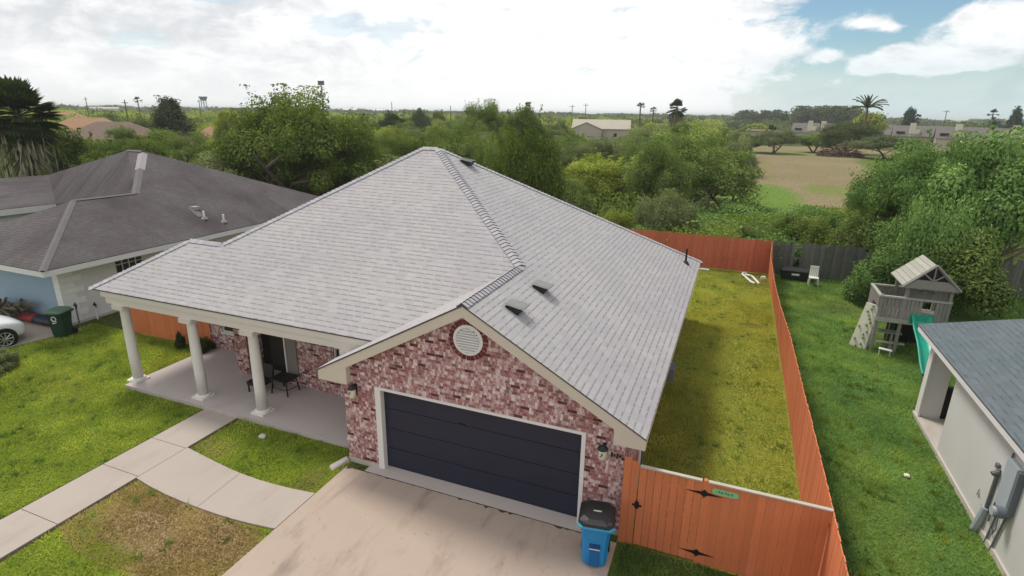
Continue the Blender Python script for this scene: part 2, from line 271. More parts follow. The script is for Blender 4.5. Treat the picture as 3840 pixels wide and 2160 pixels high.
# ------------------------------------------------------------------ mesh builder and object helpers
class MB:
    def __init__(s): s.v = []; s.f = []; s.uv = []; s.mi = []
    def poly(s, pts, mi=0):
        pts = [Vector(p) for p in pts]; n = Vector((0, 0, 0))
        for i in range(len(pts)):
            a, b = pts[i], pts[(i+1) % len(pts)]; n += Vector(((a.y-b.y)*(a.z+b.z), (a.z-b.z)*(a.x+b.x), (a.x-b.x)*(a.y+b.y)))
        if n.length < 1e-12: return
        n.normalize()
        if abs(n.z) > .98: U, V = Vector((1, 0, 0)), Vector((0, 1, 0))
        else: U = Vector((0, 0, 1)).cross(n).normalized(); V = n.cross(U)
        i0 = len(s.v); s.v += pts; s.f.append(list(range(i0, i0+len(pts)))); s.uv += [(p.dot(U), p.dot(V)) for p in pts]; s.mi.append(mi)
    def hexa(s, p, mi=0):            # 8 corners: bottom ring 0-3 counter-clockwise, top ring 4-7
        for f in ((3, 2, 1, 0), (4, 5, 6, 7), (0, 1, 5, 4), (1, 2, 6, 5), (2, 3, 7, 6), (3, 0, 4, 7)): s.poly([p[i] for i in f], mi)
        return s
    def box(s, x0, x1, y0, y1, z0, z1, mi=0, rot=None, at=None):
        p = [Vector(q) for q in ((x0, y0, z0), (x1, y0, z0), (x1, y1, z0), (x0, y1, z0), (x0, y0, z1), (x1, y0, z1), (x1, y1, z1), (x0, y1, z1))]
        if rot is not None: p = [Matrix.Rotation(rot, 3, 'Z') @ q for q in p]
        if at is not None: p = [q+Vector(at) for q in p]
        return s.hexa(p, mi)
    def tube(s, pts, r, n=8, mi=0, cap=True):
        pts = [Vector(p) for p in pts]; rs = r if isinstance(r, (list, tuple)) else [r]*len(pts); rings = []
        for i, p in enumerate(pts):
            t = (pts[min(i+1, len(pts)-1)]-pts[max(i-1, 0)]).normalized()
            a = t.cross(Vector((0, 0, 1)) if abs(t.z) < .95 else Vector((1, 0, 0))).normalized(); b = a.cross(t)
            rings.append([p+(a*math.cos(6.28318*k/n)+b*math.sin(6.28318*k/n))*rs[i] for k in range(n)])
        for i in range(len(rings)-1):
            for k in range(n): s.poly([rings[i][k], rings[i+1][k], rings[i+1][(k+1) % n], rings[i][(k+1) % n]], mi)
        if cap: s.poly(rings[0], mi); s.poly(rings[-1][::-1], mi)
        return s
    def prism(s, pts, z0, z1, mi=0):   # plan outline counter-clockwise
        s.poly([(x, y, z1) for x, y in pts], mi); s.poly([(x, y, z0) for x, y in pts][::-1], mi)
        for i in range(len(pts)):
            a, b = pts[i], pts[(i+1) % len(pts)]; s.poly([(a[0], a[1], z0), (b[0], b[1], z0), (b[0], b[1], z1), (a[0], a[1], z1)], mi)
        return s
    def slabpoly(s, pts, off, mi=0, edge=0):   # a sloped polygon with thickness along the offset vector
        off = Vector(off); P = [Vector(p) for p in pts]; s.poly(P, mi); s.poly([p+off for p in P][::-1], edge)
        for i in range(len(P)): a, b = P[i], P[(i+1) % len(P)]; s.poly([a+off, b+off, b, a], edge)
        return s
    def lathe(s, prof, at, n=20, mi=0):
        at = Vector(at); rings = [[at+Vector((r*math.cos(6.28318*k/n), r*math.sin(6.28318*k/n), z)) for k in range(n)] for r, z in prof]
        for i in range(len(rings)-1):
            for k in range(n): s.poly([rings[i][k], rings[i][(k+1) % n], rings[i+1][(k+1) % n], rings[i+1][k]], mi)
        s.poly(rings[0][::-1], mi); s.poly(rings[-1], mi); return s
    def build(s, name, mat, parent=None, smooth=False, merge=False):
        me = bpy.data.meshes.new(name); off = Vector((0, 0, 0))
        if parent is not None: off = ROOT_AT(parent)
        me.from_pydata([tuple(v-off) for v in s.v], [], s.f); ul = me.uv_layers.new(name='UVMap')
        ul.data.foreach_set('uv', [c for q in s.uv for c in q])
        for m in (mat if isinstance(mat, (list, tuple)) else [mat]): me.materials.append(m)
        me.polygons.foreach_set('material_index', s.mi)
        if merge or smooth:
            bm = bmesh.new(); bm.from_mesh(me); bmesh.ops.remove_doubles(bm, verts=bm.verts, dist=.0005); bm.to_mesh(me); bm.free()
        if smooth: me.polygons.foreach_set('use_smooth', [True]*len(me.polygons))
        me.update(); o = bpy.data.objects.new(name, me); C.objects.link(o)
        if parent is not None: o.parent = parent
        return o
def ROOT_AT(o):
    p = Vector((0, 0, 0))
    while o is not None: p += o.location; o = o.parent
    return p
def tag(o, label=None, cat=None, group=None, kind=None):
    if label: o['label'] = label
    if cat: o['category'] = cat
    if group: o['group'] = group
    if kind: o['kind'] = kind
    return o
def thing(name, label, cat, loc=(0, 0, 0), group=None):
    o = bpy.data.objects.new(name, None); C.objects.link(o); o.location = loc; o.empty_display_size = .3
    return tag(o, label, cat, group)
def npmesh(name, V, F, mat, tint=None):
    """triangle or quad soup from numpy arrays"""
    me = bpy.data.meshes.new(name); k = F.shape[1]; me.vertices.add(len(V)); me.vertices.foreach_set('co', V.astype(np.float32).ravel())
    me.loops.add(F.size); me.loops.foreach_set('vertex_index', F.astype(np.int32).ravel()); me.polygons.add(len(F))
    me.polygons.foreach_set('loop_start', np.arange(0, F.size, k, dtype=np.int32)); me.update(calc_edges=True)
    if tint is not None: a = me.attributes.new('tint', 'FLOAT', 'FACE'); a.data.foreach_set('value', tint.astype(np.float32))
    if mat: me.materials.append(mat)
    return me
def link(name, me, parent=None, loc=(0, 0, 0)):
    o = bpy.data.objects.new(name, me); C.objects.link(o); o.location = loc; o.parent = parent; return o
# ================================================================== GROUND AND PAVING
m_wild = turf('wild_ground', ((.05, .075, .018), (.085, .10, .03), (.12, .11, .05)), .06, 8.0)
b = MB(); b.poly([(-6000, -400, 0), (6000, -400, 0), (6000, 8000, 0), (-6000, 8000, 0)]); tag(b.build('ground', m_wild), kind='structure')
def sheet(name, pts, mat, z):
    q = MB(); q.poly([(x, y, z) for x, y in pts]); return tag(q.build(name, mat), kind='structure')
m_lawn = turf('front_lawn_turf', ((.135, .185, .018), (.170, .205, .022), (.105, .150, .016)), .55, 24, dry=(
    (-1.9, -3.3, 1.9, .9, (.33, .235, .135), .95), (-.6, -3.9, 1.2, 1.4, (.28, .19, .09), .75), (-3.2, -2.8, 1.0, .5, (.20, .14, .06), .7),
    (-7.5, 2.2, 2.6, 1.5, (.19, .18, .022), .8), (-3.6, -.9, .8, .5, (.22, .16, .07), .6), (-10.5, -.3, 2.4, .9, (.19, .19, .03), .55), (-.35, -1.0, .35, .5, (.16, .12, .05), .5)))
sheet('front_lawn', [(-21.5, -16), (.1, -16), (.1, .2), (0, .5), (-8.4, .5), (-8.4, 3.6), (-15.0, 3.6), (-15.0, 1.6), (-15.7, 1.4), (-15.9, -1.0), (-21.5, -1.0)], m_lawn, .004)
m_yard = turf('side_yard_turf', ((.215, .25, .038), (.255, .27, .046), (.155, .195, .034)), .4, 22, dry=(
    (8.3, 15.0, 2.0, 3.0, (.27, .22, .03), .6), (7.2, 4.0, 1.3, 4.5, (.155, .150, .026), .8), (8.0, 1.0, 2.2, 1.7, (.165, .155, .028), .75), (8.6, 20.8, 2.4, 1.2, (.13, .15, .035), .7), (9.2, 14.0, .5, .35, (.10, .09, .02), .8)))  # the two dull patches beside the house paint in its soft shadow
sheet('side_yard_lawn', [(6.6, -.2), (10.2, -.2), (10.2, 22.9), (-9, 22.9), (-9, 13.5), (6.6, 13.5)], m_yard, .004)
m_nyard = turf('neighbor_yard_turf', ((.075, .145, .034), (.105, .19, .042), (.15, .21, .055)), .45, 22, dry=(
    (12.6, 18.3, 1.8, 1.5, (.15, .145, .05), .55), (11.6, 2.5, .8, 3.5, (.115, .165, .03), .6), (10.6, 1.0, .5, 6, (.045, .075, .025), .6)))  # last patch: darker green strip along the fence foot
sheet('neighbor_lawn', [(10.2, -16), (40, -16), (40, 23.0), (10.2, 23.0)], m_nyard, .004)
sheet('verge', [(6.6, -16), (10.2, -16), (10.2, -.2), (6.6, -.2)], turf('verge_turf', ((.075, .105, .03), (.09, .14, .025), (.14, .125, .07)), .9, 24), .004)
m_field = turf('field_soil', ((.225, .185, .10), (.26, .205, .12), (.18, .175, .075)), .08, 5, dry=(
    (10.0, 57, 5.0, 14, (.13, .21, .035), .95), (18.5, 66, 3.6, 6, (.17, .20, .05), .8), (20, 56, 4, 6, (.22, .21, .09), .5), (26, 95, 7, 9, (.22, .20, .09), .45), (16, 140, 60, 6.5, (.17, .235, .05), .95), (34, 112, 6, 18, (.10, .15, .03), .9), (11, 95, 3, 20, (.22, .19, .08), .5), (15, 48, 7, 3.5, (.13, .19, .035), .8)))
sheet('field', [(3, 44), (26, 44), (30, 80), (44, 128), (90, 200), (-8, 165), (0, 128), (6, 80)], m_field, .02)
# driveway, apron, walkway, neighbor's driveway
b = MB(); b.prism([(.10, -16), (6.72, -16), (6.62, -.262), (.10, -.262)], 0, .035); tag(b.build('driveway', m_drive), kind='structure')
b = MB(); b.prism([(.62, -.25), (6.1, -.25), (6.1, .16), (.62, .16)], 0, .052); tag(b.build('garage_apron', m_apron), kind='structure')
b = MB(); rj = random.Random(2); xs = [.14+i*.07 for i in range(92)]; b.poly([(x, -.266-abs(rj.gauss(0, .012))-(.05 if rj.random() < .12 else 0), .039) for x in xs]+[(x, -.246, .039) for x in xs[::-1]]); tag(b.build('driveway_joint', M('dirt_in_joint', (.09, .07, .05), 1, .05, .3, 9)), kind='structure')
b = MB()
for y0, y1 in ((.44, -1.20), (-1.215, -2.44), (-2.455, -4.15), (-4.165, -6.2), (-6.215, -16)):
    xr = lambda y: -4.02 - .02*y*y if y > -6.3 else -4.3
    b.prism([(-5.26, y1), (-4.06, y1), (-4.06, y0), (-5.26, y0)], 0, .04)
top = [(-4.045, -1.17), (-3.5, -1.25), (-2.99, -1.33), (-2.4, -1.41), (-2.01, -1.45), (-1.4, -1.47), (-.99, -1.46), (-.5, -1.43), (-.03, -1.37), (.085, -1.35)]
bot = [(-4.045, -2.50), (-3.5, -2.59), (-2.91, -2.65), (-2.4, -2.68), (-1.91, -2.69), (-1.4, -2.69), (-.91, -2.67), (-.4, -2.62), (.0, -2.57), (.085, -2.55)]
for a, e in ((0, 4), (4, 9)):
    sh = .006 if a else 0
    b.prism([(bot[i][0]+(sh if i == a else -.006 if i == 4 else 0), bot[i][1]) for i in range(a, e+1)]+[(top[i][0]+(sh if i == a else -.006 if i == 4 else 0), top[i][1]) for i in range(e, a-1, -1)], 0, .04)
tag(b.build('walkway', m_walk), kind='structure')
b = MB(); b.prism([(-24, -1.3), (-15.8, -1.3), (-15.0, 1.55), (-14.6, 2.95), (-24, 2.95)], 0, .03); tag(b.build('driveway', m_walk), kind='structure')
sheet('bare_soil', [(-5.34, -16), (-3.98, -16), (-3.98, .42), (-5.34, .42)], M('edge_soil', (.07, .05, .03), 1, .05, .3, 6), .009)
# ================================================================== THE MAIN HOUSE
XR, YG, H, S = 6.994, -.165, 2.4224, .5574
XGL, YF, HF, SF = -.598, .629, 2.997, .6185
XG = (XR+XGL)/2; ZP = H+S*(XR-XG)
PK = (XG, YG, ZP); JN = (XG, YF+(ZP-HF)/SF, ZP); AR = (-1.29, 7.163, HF+SF*(7.163-YF)); AL = (-1.862, 7.163, AR[2])
L1, L2 = (-7.65, 2.673, 4.26), (-6.30, 2.673, 4.26); LF = (-9.63, YF, HF)
V0 = (XGL+(HF-H)/S, YF, HF); RF = (XR, YG, H); RB = (XR, 14.19, H); BL = (-8.9, 14.19, H)
house = thing('house', 'brick house with light grey shingled hip roof, white porch columns and navy garage door', 'house', (0, 0, 0))
b = MB(); T = (0, 0, -.035)
b.slabpoly([LF, V0, JN, AR, AL, L2, L1], T, 0, 1); b.slabpoly([RF, RB, AR, JN, PK], T, 0, 1)
b.slabpoly([(XGL, YG, H), PK, JN, V0, (XGL, YF, H)], T, 0, 1); b.slabpoly([RB, BL, AL, AR], T, 0, 1)
LV = (-8.32, 4.71, 3.0)
b.slabpoly([AL, BL, (-8.9, 4.9, 2.64), LV, L2], T, 0, 1); b.slabpoly([L1, (-9.63, 4.71, 3.0), LF], T, 0, 1); b.slabpoly([L1, L2, LV, (-9.63, 4.71, 3.0)], T, 0, 1)
roof = b.build('roof', [m_roof, m_edge], house)
tag(roof, 'light grey shingle roof with ridge caps')
# ridge and hip cap shingles, each a bent piece lapping the one below
def caps(name, a, c, na, nb, wid=.15, step=.143):
    a, c = Vector(a), Vector(c); L = (c-a).length; t = (c-a)/L; q = MB(); na, nb = Vector(na).normalized(), Vector(nb).normalized()
    da = na.cross(t); da = da if da.z < 0 else -da; db = nb.cross(t); db = db if db.z < 0 else -db
    up = (na+nb).normalized(); k = int(L/step)
    for i in range(k):
        p0 = a+t*(i*step); p1 = a+t*min(L, i*step+step*1.25); j = random.uniform(-.006, .006)
        h0, h1 = up*.036, up*.012; w0 = wid+j
        A0, A1, B0, B1 = p0+da*w0+na*.030, p1+da*w0+na*.008, p0+db*w0+nb*.030, p1+db*w0+nb*.008
        q.poly([A0, p0+h0, p1+h1, A1]); q.poly([p0+h0, B0, B1, p1+h1])
        z = up*.026; q.poly([A0-na*.026, p0+h0-z, p0+h0, A0], 1); q.poly([p0+h0-z, B0-nb*.026, B0, p0+h0], 1)
    return q.build(name, [m_cap, m_edge], roof)
nF, nR, nG = Vector((0, -SF, 1)), Vector((S, 0, 1)), Vector((-S, 0, 1)); nL = Vector((-.63, 0, 1)); nB = Vector((0, .657, 1))
caps('ridge_cap', JN, AR, nF, nR); caps('ridge_cap', PK, JN, nG, nR, .13); caps('ridge_cap', AL, AR, nF, nB); caps('ridge_cap', L2, AL, nF, nL)
caps('ridge_cap', LF, L1, nF, nL); caps('ridge_cap', L1, L2, nF, nB); caps('ridge_cap', RB, AR, nR, nB)
# walls: brick sheets with openings (x along the front at y = 0)
GX0, GX1, GZ = .906, 5.786, 2.165
b = MB(); zt = lambda x: H+S*(min(x-XGL, XR-x))-.05
b.poly([(0, 0, .12), (GX0, 0, .12), (GX0, 0, zt(GX0)), (0, 0, zt(0))])
b.poly([(GX1, 0, .12), (6.6, 0, .12), (6.6, 0, zt(6.6)), (GX1, 0, zt(GX1))])
b.poly([(GX0, 0, GZ), (GX1, 0, GZ), (GX1, 0, zt(GX1)), (XG, 0, zt(XG)), (GX0, 0, zt(GX0))])
b.poly([(GX0, 0, .12), (GX0, .2, .12), (GX0, .2, GZ), (GX0, 0, GZ)]); b.poly([(GX1, .2, .12), (GX1, 0, .12), (GX1, 0, GZ), (GX1, .2, GZ)])
b.poly([(0, 2.38, .1), (0, 0, .12), (0, 0, 2.65), (0, 2.38, 2.9)])                                   # garage side wall on the porch
b.poly([(6.6, 0, .12), (6.6, 13.8, .12), (6.6, 13.8, 2.45), (6.6, 0, 2.45)])
b.poly([(6.6, 13.8, 0), (-8.55, 13.8, 0), (-8.55, 13.8, 2.5), (6.6, 13.8, 2.5)]); b.poly([(-8.55, 13.8, 0), (-8.55, 3.55, 0), (-8.55, 3.55, 2.9), (-8.55, 13.8, 2.5)])
def wall_with_hole(q, x0, x1, y, z0, z1, hx0, hx1, hz0, hz1):
    q.poly([(x0, y, z0), (hx0, y, z0), (hx0, y, z1), (x0, y, z1)]); q.poly([(hx1, y, z0), (x1, y, z0), (x1, y, z1), (hx1, y, z1)])
    if hz0 > z0: q.poly([(hx0, y, z0), (hx1, y, z0), (hx1, y, hz0), (hx0, y, hz0)])
    if hz1 < z1: q.poly([(hx0, y, hz1), (hx1, y, hz1), (hx1, y, z1), (hx0, y, z1)])
YA, YB_, ZC = 3.58, 2.40, 2.95
wall_with_hole(b, -8.55, -6.10, YA, .1, ZC, -7.98, -7.02, .78, 2.25)                                   # left bay, set back
b.poly([(-6.10, YB_, .1), (-6.10, YA, .1), (-6.10, YA, ZC), (-6.10, YB_, ZC)][::-1])
b.poly([(-6.10, YB_, .1), (-5.62, YB_, .1), (-5.62, YB_, ZC), (-6.10, YB_, ZC)])
b.poly([(-5.62, YB_, .1), (-5.62, 3.05, .1), (-5.62, 3.05, ZC), (-5.62, YB_, ZC)])
b.poly([(-4.12, 3.05, .1), (-4.12, YB_, .1), (-4.12, YB_, ZC), (-4.12, 3.05, ZC)])
wall_with_hole(b, -4.12, 0, YB_, .1, ZC, -2.26, -1.16, .95, 2.30)
b.poly([(-5.62, 3.05, 2.35), (-4.12, 3.05, 2.35), (-4.12, 3.05, ZC), (-5.62, 3.05, ZC)])
b.build('wall', m_brick, house)
b = MB(); b.box(-.015, .90, -.015, .05, 0, .125); b.box(5.80, 6.615, -.015, .05, 0, .125); b.box(6.55, 6.615, .05, 13.8, 0, .125); b.box(-.015, .04, .05, 2.3, 0, .10); b.build('foundation', m_found, house)
# round louvred vent with its soldier course
vc = Vector((XG+.055, 0, 3.735)); q = MB(); n = 26
for k in range(n):
    a0, a1 = 6.28318*(k+.14)/n, 6.28318*(k+.86)/n
    p = [(vc.x+r*math.cos(a), y, vc.z+r*math.sin(a)) for y in (.0, -.018) for r, a in ((.335, a0), (.335, a1), (.445, a1), (.445, a0))]
    q.hexa(p)
q.build('brick_ring', m_ring, house)
vent = MB()
for k in range(40):
    a0, a1 = 6.28318*k/40, 6.28318*(k+1)/40; c0, s0, c1, s1 = math.cos(a0), math.sin(a0), math.cos(a1), math.sin(a1)
    P = lambda r, c, s, y: (vc.x+r*c, y, vc.z+r*s)
    vent.poly([P(.335, c0, s0, -.03), P(.335, c1, s1, -.03), P(.27, c1, s1, -.045), P(.27, c0, s0, -.045)][::-1]); vent.poly([P(.27, c0, s0, -.045), P(.27, c1, s1, -.045), P(.262, c1, s1, -.004), P(.262, c0, s0, -.004)][::-1])
    vent.poly([P(.335, c0, s0, 0), P(.335, c1, s1, 0), P(.335, c1, s1, -.03), P(.335, c0, s0, -.03)][::-1])
ve = vent.build('gable_vent', m_white, house)
q = MB()
for i in range(9):
    z = vc.z-.232+i*.058; hw = math.sqrt(max(.262**2-(z-vc.z)**2, .002)); q.hexa([(vc.x-hw, -.042, z-.024), (vc.x+hw, -.042, z-.024), (vc.x+hw, -.006, z+.006), (vc.x-hw, -.006, z+.006), (vc.x-hw, -.042, z-.006), (vc.x+hw, -.042, z-.006), (vc.x+hw, -.006, z+.014), (vc.x-hw, -.006, z+.014)])
q.build('louvre', m_white, ve)
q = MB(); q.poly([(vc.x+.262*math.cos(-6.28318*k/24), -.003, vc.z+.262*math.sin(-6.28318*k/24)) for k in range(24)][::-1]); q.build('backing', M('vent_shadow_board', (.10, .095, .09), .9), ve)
# garage door, jambs
d_ = MB(); ph = (GZ-.06)/4
for i in range(4): d_.box(GX0+.10, GX1-.04, .125, .165, .055+i*ph+.007, .055+(i+1)*ph-.007)
d_.box(GX0+.10, GX1-.04, .15, .17, .055, GZ-.01)
gd = d_.build('garage_door', m_door, house)
q = MB(); q.box(2.95, 3.11, .095, .125, 1.62, 1.66); q.build('handle', m_blackm, gd)
q = MB(); q.box(GX0-.035, GX0+.115, -.022, .12, .05, GZ+.03); q.box(GX1-.055, GX1+.03, -.022, .12, .05, GZ+.03); q.box(GX0+.115, GX1-.055, -.022, .12, GZ-.03, GZ+.03); q.build('garage_door_frame', m_white, house)
# rake boards with boxed returns at both tails, eave fascias and soffits
q = MB(); y0, y1 = YG+.012, -.002; zu = lambda x: H+S*min(x-XGL, XR-x)-.04; dp = .235
for sx in (-1, 1):
    a, c = (XGL+.01, XG) if sx < 0 else (XG, XR-.01)
    xs = [a, XGL+.58] if sx < 0 else [XR-.58, c]
    lo = lambda x: zu(x)-dp
    if sx < 0:
        F = [(a, zu(a)), (c, zu(c)), (c, zu(c)-dp), (.22, zu(.22)-dp), (.22, 2.17), (a, 2.17)]
    else:
        F = [(c, zu(c)), (a, zu(a)), (a, zu(a)-dp), (6.38, zu(6.38)-dp), (6.38, 2.17), (c, 2.17)]; F = F[::-1]; F = F[::-1]
    pts0 = [(x, y0, z) for x, z in F]; pts1 = [(x, y1, z) for x, z in F]
    q.poly(pts0); q.poly(pts0[::-1]) if False else None; q.poly(pts1)
    for i in range(len(F)): j = (i+1) % len(F); q.poly([pts0[i], pts0[j], pts1[j], pts1[i]])
rk = q.build('rake_board', m_trim, house)
for bx_ in ((XR-.045, XR-.012, .0, 14.1, H-.21, H-.045), (XGL+.012, XGL+.045, .0, YF, H-.21, H-.045), (-8.85, XR-.05, 14.14, 14.17, H-.21, H-.045), (-8.88, -8.85, 4.9, 14.1, H-.21, H-.03)):
    q = MB(); q.box(*bx_); q.build('fascia', m_trim, house)
q = MB(); q.poly([(6.6, 0, H-.20), (XR-.045, 0, H-.20), (XR-.045, 14.1, H-.20), (6.6, 14.1, H-.20)][::-1]); q.build('soffit', m_soff, house)
# porch: slab, beam, ceiling, columns
q = MB(); q.prism([(-8.55, .40), (-.02, .40), (-.02, 2.40), (-4.12, 2.40), (-4.12, 3.05), (-5.62, 3.05), (-5.62, 2.40), (-6.10, 2.40), (-6.10, 3.60), (-8.55, 3.60)], .0, .12)
q.build('porch_slab', m_slab, house)
q = MB(); q.box(-9.05, .62, .665, .93, 2.60, 2.945); q.box(-9.05, -8.78, .93, 4.5, 2.60, 2.945); q.box(-9.2, .5, .645, .664, 2.80, 2.955); bm_ = q.build('porch_beam', m_beam, house)
q = MB(); q.poly([(-8.8, .93, 2.90), (0, .93, 2.90), (0, 3.58, 2.90), (-8.8, 3.58, 2.90)]); q.build('porch_ceiling', m_soff, house)
def column(x, y=.80):
    q = MB(); q.lathe([(.145, .22), (.145, .9), (.140, 1.6), (.128, 2.40), (.145, 2.43), (.145, 2.46), (.13, 2.47)], (x, y, 0), 24)
    c = q.build('column', m_col, house, smooth=True)
    k = MB(); k.box(x-.22, x+.22, y-.22, y+.22, .12, .175); k.lathe([(.205, .175), (.215, .195), (.205, .215), (.17, .23)], (x, y, 0), 24); k.build('base', m_col, c)
    k = MB(); k.box(x-.25, x+.20, y-.20, y+.20, 2.465, 2.60); k.build('capital', m_beam, c)
for x in (-8.50, -5.77, -3.53, -.30): column(x)
# porch windows, front door and sidelight
def window(x0, x1, z0, z1, y, mull=True):
    q = MB(); f = .05
    q.box(x0, x0+f, y+.02, y+.09, z0, z1); q.box(x1-f, x1, y+.02, y+.09, z0, z1); q.box(x0+f, x1-f, y+.02, y+.09, z1-f, z1); q.box(x0+f, x1-f, y+.02, y+.09, z0, z0+f)
    if mull: q.box(x0+f, x1-f, y+.03, y+.085, (z0+z1)/2-.02, (z0+z1)/2+.02)
    wf = q.build('window', m_white, house); p = MB(); p.poly([(x0+f, y+.075, z0+f), (x1-f, y+.075, z0+f), (x1-f, y+.075, z1-f), (x0+f, y+.075, z1-f)]); p.build('pane', m_glass, wf)
    s_ = MB(); s_.box(x0-.05, x1+.05, y-.04, y+.02, z0-.06, z0); s_.build('sill', m_white, wf)
window(-7.98, -7.02, .78, 2.25, YA); window(-2.26, -1.16, .95, 2.30, YB_)
q = MB(); q.box(-5.60, -4.14, 3.0, 3.05, .12, 2.35); dr = q.build('front_door', m_dark, house)
q = MB(); q.box(-5.25, -4.45, 2.975, 2.999, .35, 1.98); q.build('screen_panel', M('door_screen', (.022, .019, .018), .4, .4), dr)
q = MB(); q.tube([(-4.36, 2.98, 1.1), (-4.36, 2.93, 1.1)], .03, 10); q.build('handle', m_blackm, dr)
q = MB(); q.box(-4.06, -4.02, 2.345, 2.398, .42, 2.35); q.box(-4.02, -3.62, 2.345, 2.398, .42, .46); sl = q.build('sidelight_window', m_white, house)
q = MB(); q.box(-4.02, -3.62, 2.365, 2.396, .46, 2.35); q.build('pane', M('grey_screen', (.20, .18, .165), .6, .4), sl)
# roof vents (slant-backed) and plumbing vent
def roofvent(x, y, topmat):
    z = H+S*(XR-x); q = MB(); a = math.atan(S)
    def P(dx, dy, h):
        dx, dy, h = dx*.74, dy*.74, h*.8
        return (x+dx*math.cos(a)+h*math.sin(a), y+dy, z-dx*math.sin(a)+h*math.cos(a))
    q.hexa([P(-.24, -.22, .005), P(.22, -.22, .005), P(.22, .22, .005), P(-.24, .22, .005), P(-.22, -.25, .07), P(.25, -.25, .24), P(.25, .25, .24), P(-.22, .25, .07)])
    o = q.build('roof_vent', m_black, house)
    t = MB(); t.hexa([P(-.28, -.24, .075), P(.29, -.24, .245), P(.29, .30, .245), P(-.28, .30, .075), P(-.27, -.18, .11), P(.28, -.16, .29), P(.28, .26, .29), P(-.27, .26, .11)]); t.build('hood', topmat, o)
    t = MB(); t.hexa([P(-.33, -.30, .002), P(.30, -.30, .002), P(.30, .30, .002), P(-.33, .30, .002), P(-.33, -.30, .012), P(.30, -.30, .012), P(.30, .30, .012), P(-.33, .30, .012)]); t.build('flashing', m_cap, o)
m_hood = M('grey_vent_hood', (.22, .215, .21), .7, .3)
roofvent(3.86, .98, m_hood); roofvent(3.88, 2.62, m_hood); roofvent(-.42, 7.42, m_black)
q = MB(); zz = H+S*(XR-6.5); q.tube([(6.50, 12.55, zz-.05), (6.50, 12.55, zz+.58)], .04, 10); pv = q.build('vent_pipe', m_blackm, house)
q = MB(); q.lathe([(.16, -.06), (.10, .04), (.055, .10)], (6.5, 12.55, zz), 14); q.build('flashing', m_blackm, pv)
q = MB(); q.tube([(6.70, 1.45, 1.95), (6.70, 1.45, .15)], .04, 10); q.tube([(6.70, 1.45, 1.95), (6.60, 1.45, 2.0)], .04, 10); q.build('drain_pipe', m_pvc, house)
q = MB(); q.box(6.60, 6.72, 2.3, 2.62, .9, 1.5); q.tube([(6.66, 2.4, .9), (6.66, 2.4, .1)], .03, 8); q.build('meter_box', m_boxd, house)
q = MB(); q.box(6.6, 6.95, 5.9, 6.5, .75, 1.15); q.build('window_unit', m_boxd, house)
# wall lanterns
def lantern(x, z):
    q = MB(); q.box(x-.035, x+.035, -.03, -.002, z-.10, z+.16); q.tube([(x, -.02, z+.10), (x, -.10, z+.20), (x, -.15, z+.15)], .012, 8)
    o = q.build('wall_lamp', m_blackm, house)
    k = MB(); k.lathe([(.06, -.15), (.08, -.10), (.085, .02), (.075, .07)], (x, -.15, z+.02), 14); k.build('lamp_glass', m_cream, o, smooth=True)
    k = MB(); k.lathe([(.105, .08), (.11, .09), (.08, .13), (.03, .17)], (x, -.15, z+.02), 14); k.build('lamp_cap', m_blackm, o)
    k = MB(); k.tube([(x-.02, -.263, z-.01), (x+.02, -.263, z+.03), (x, -.263, z+.06)], .012, 6)
    k.build('ornament', m_blackm, o)
lantern(.35, 2.0); lantern(6.19, 1.91)
q = MB()
for i, hgt in enumerate((.09, .06, .085, .05)): q.box(6.33+i*.055, 6.365+i*.055, -.018, -.002, 1.80+(i % 2)*.012, 1.80+hgt+(i % 2)*.012)
q.build('house_number', m_blackm, house)
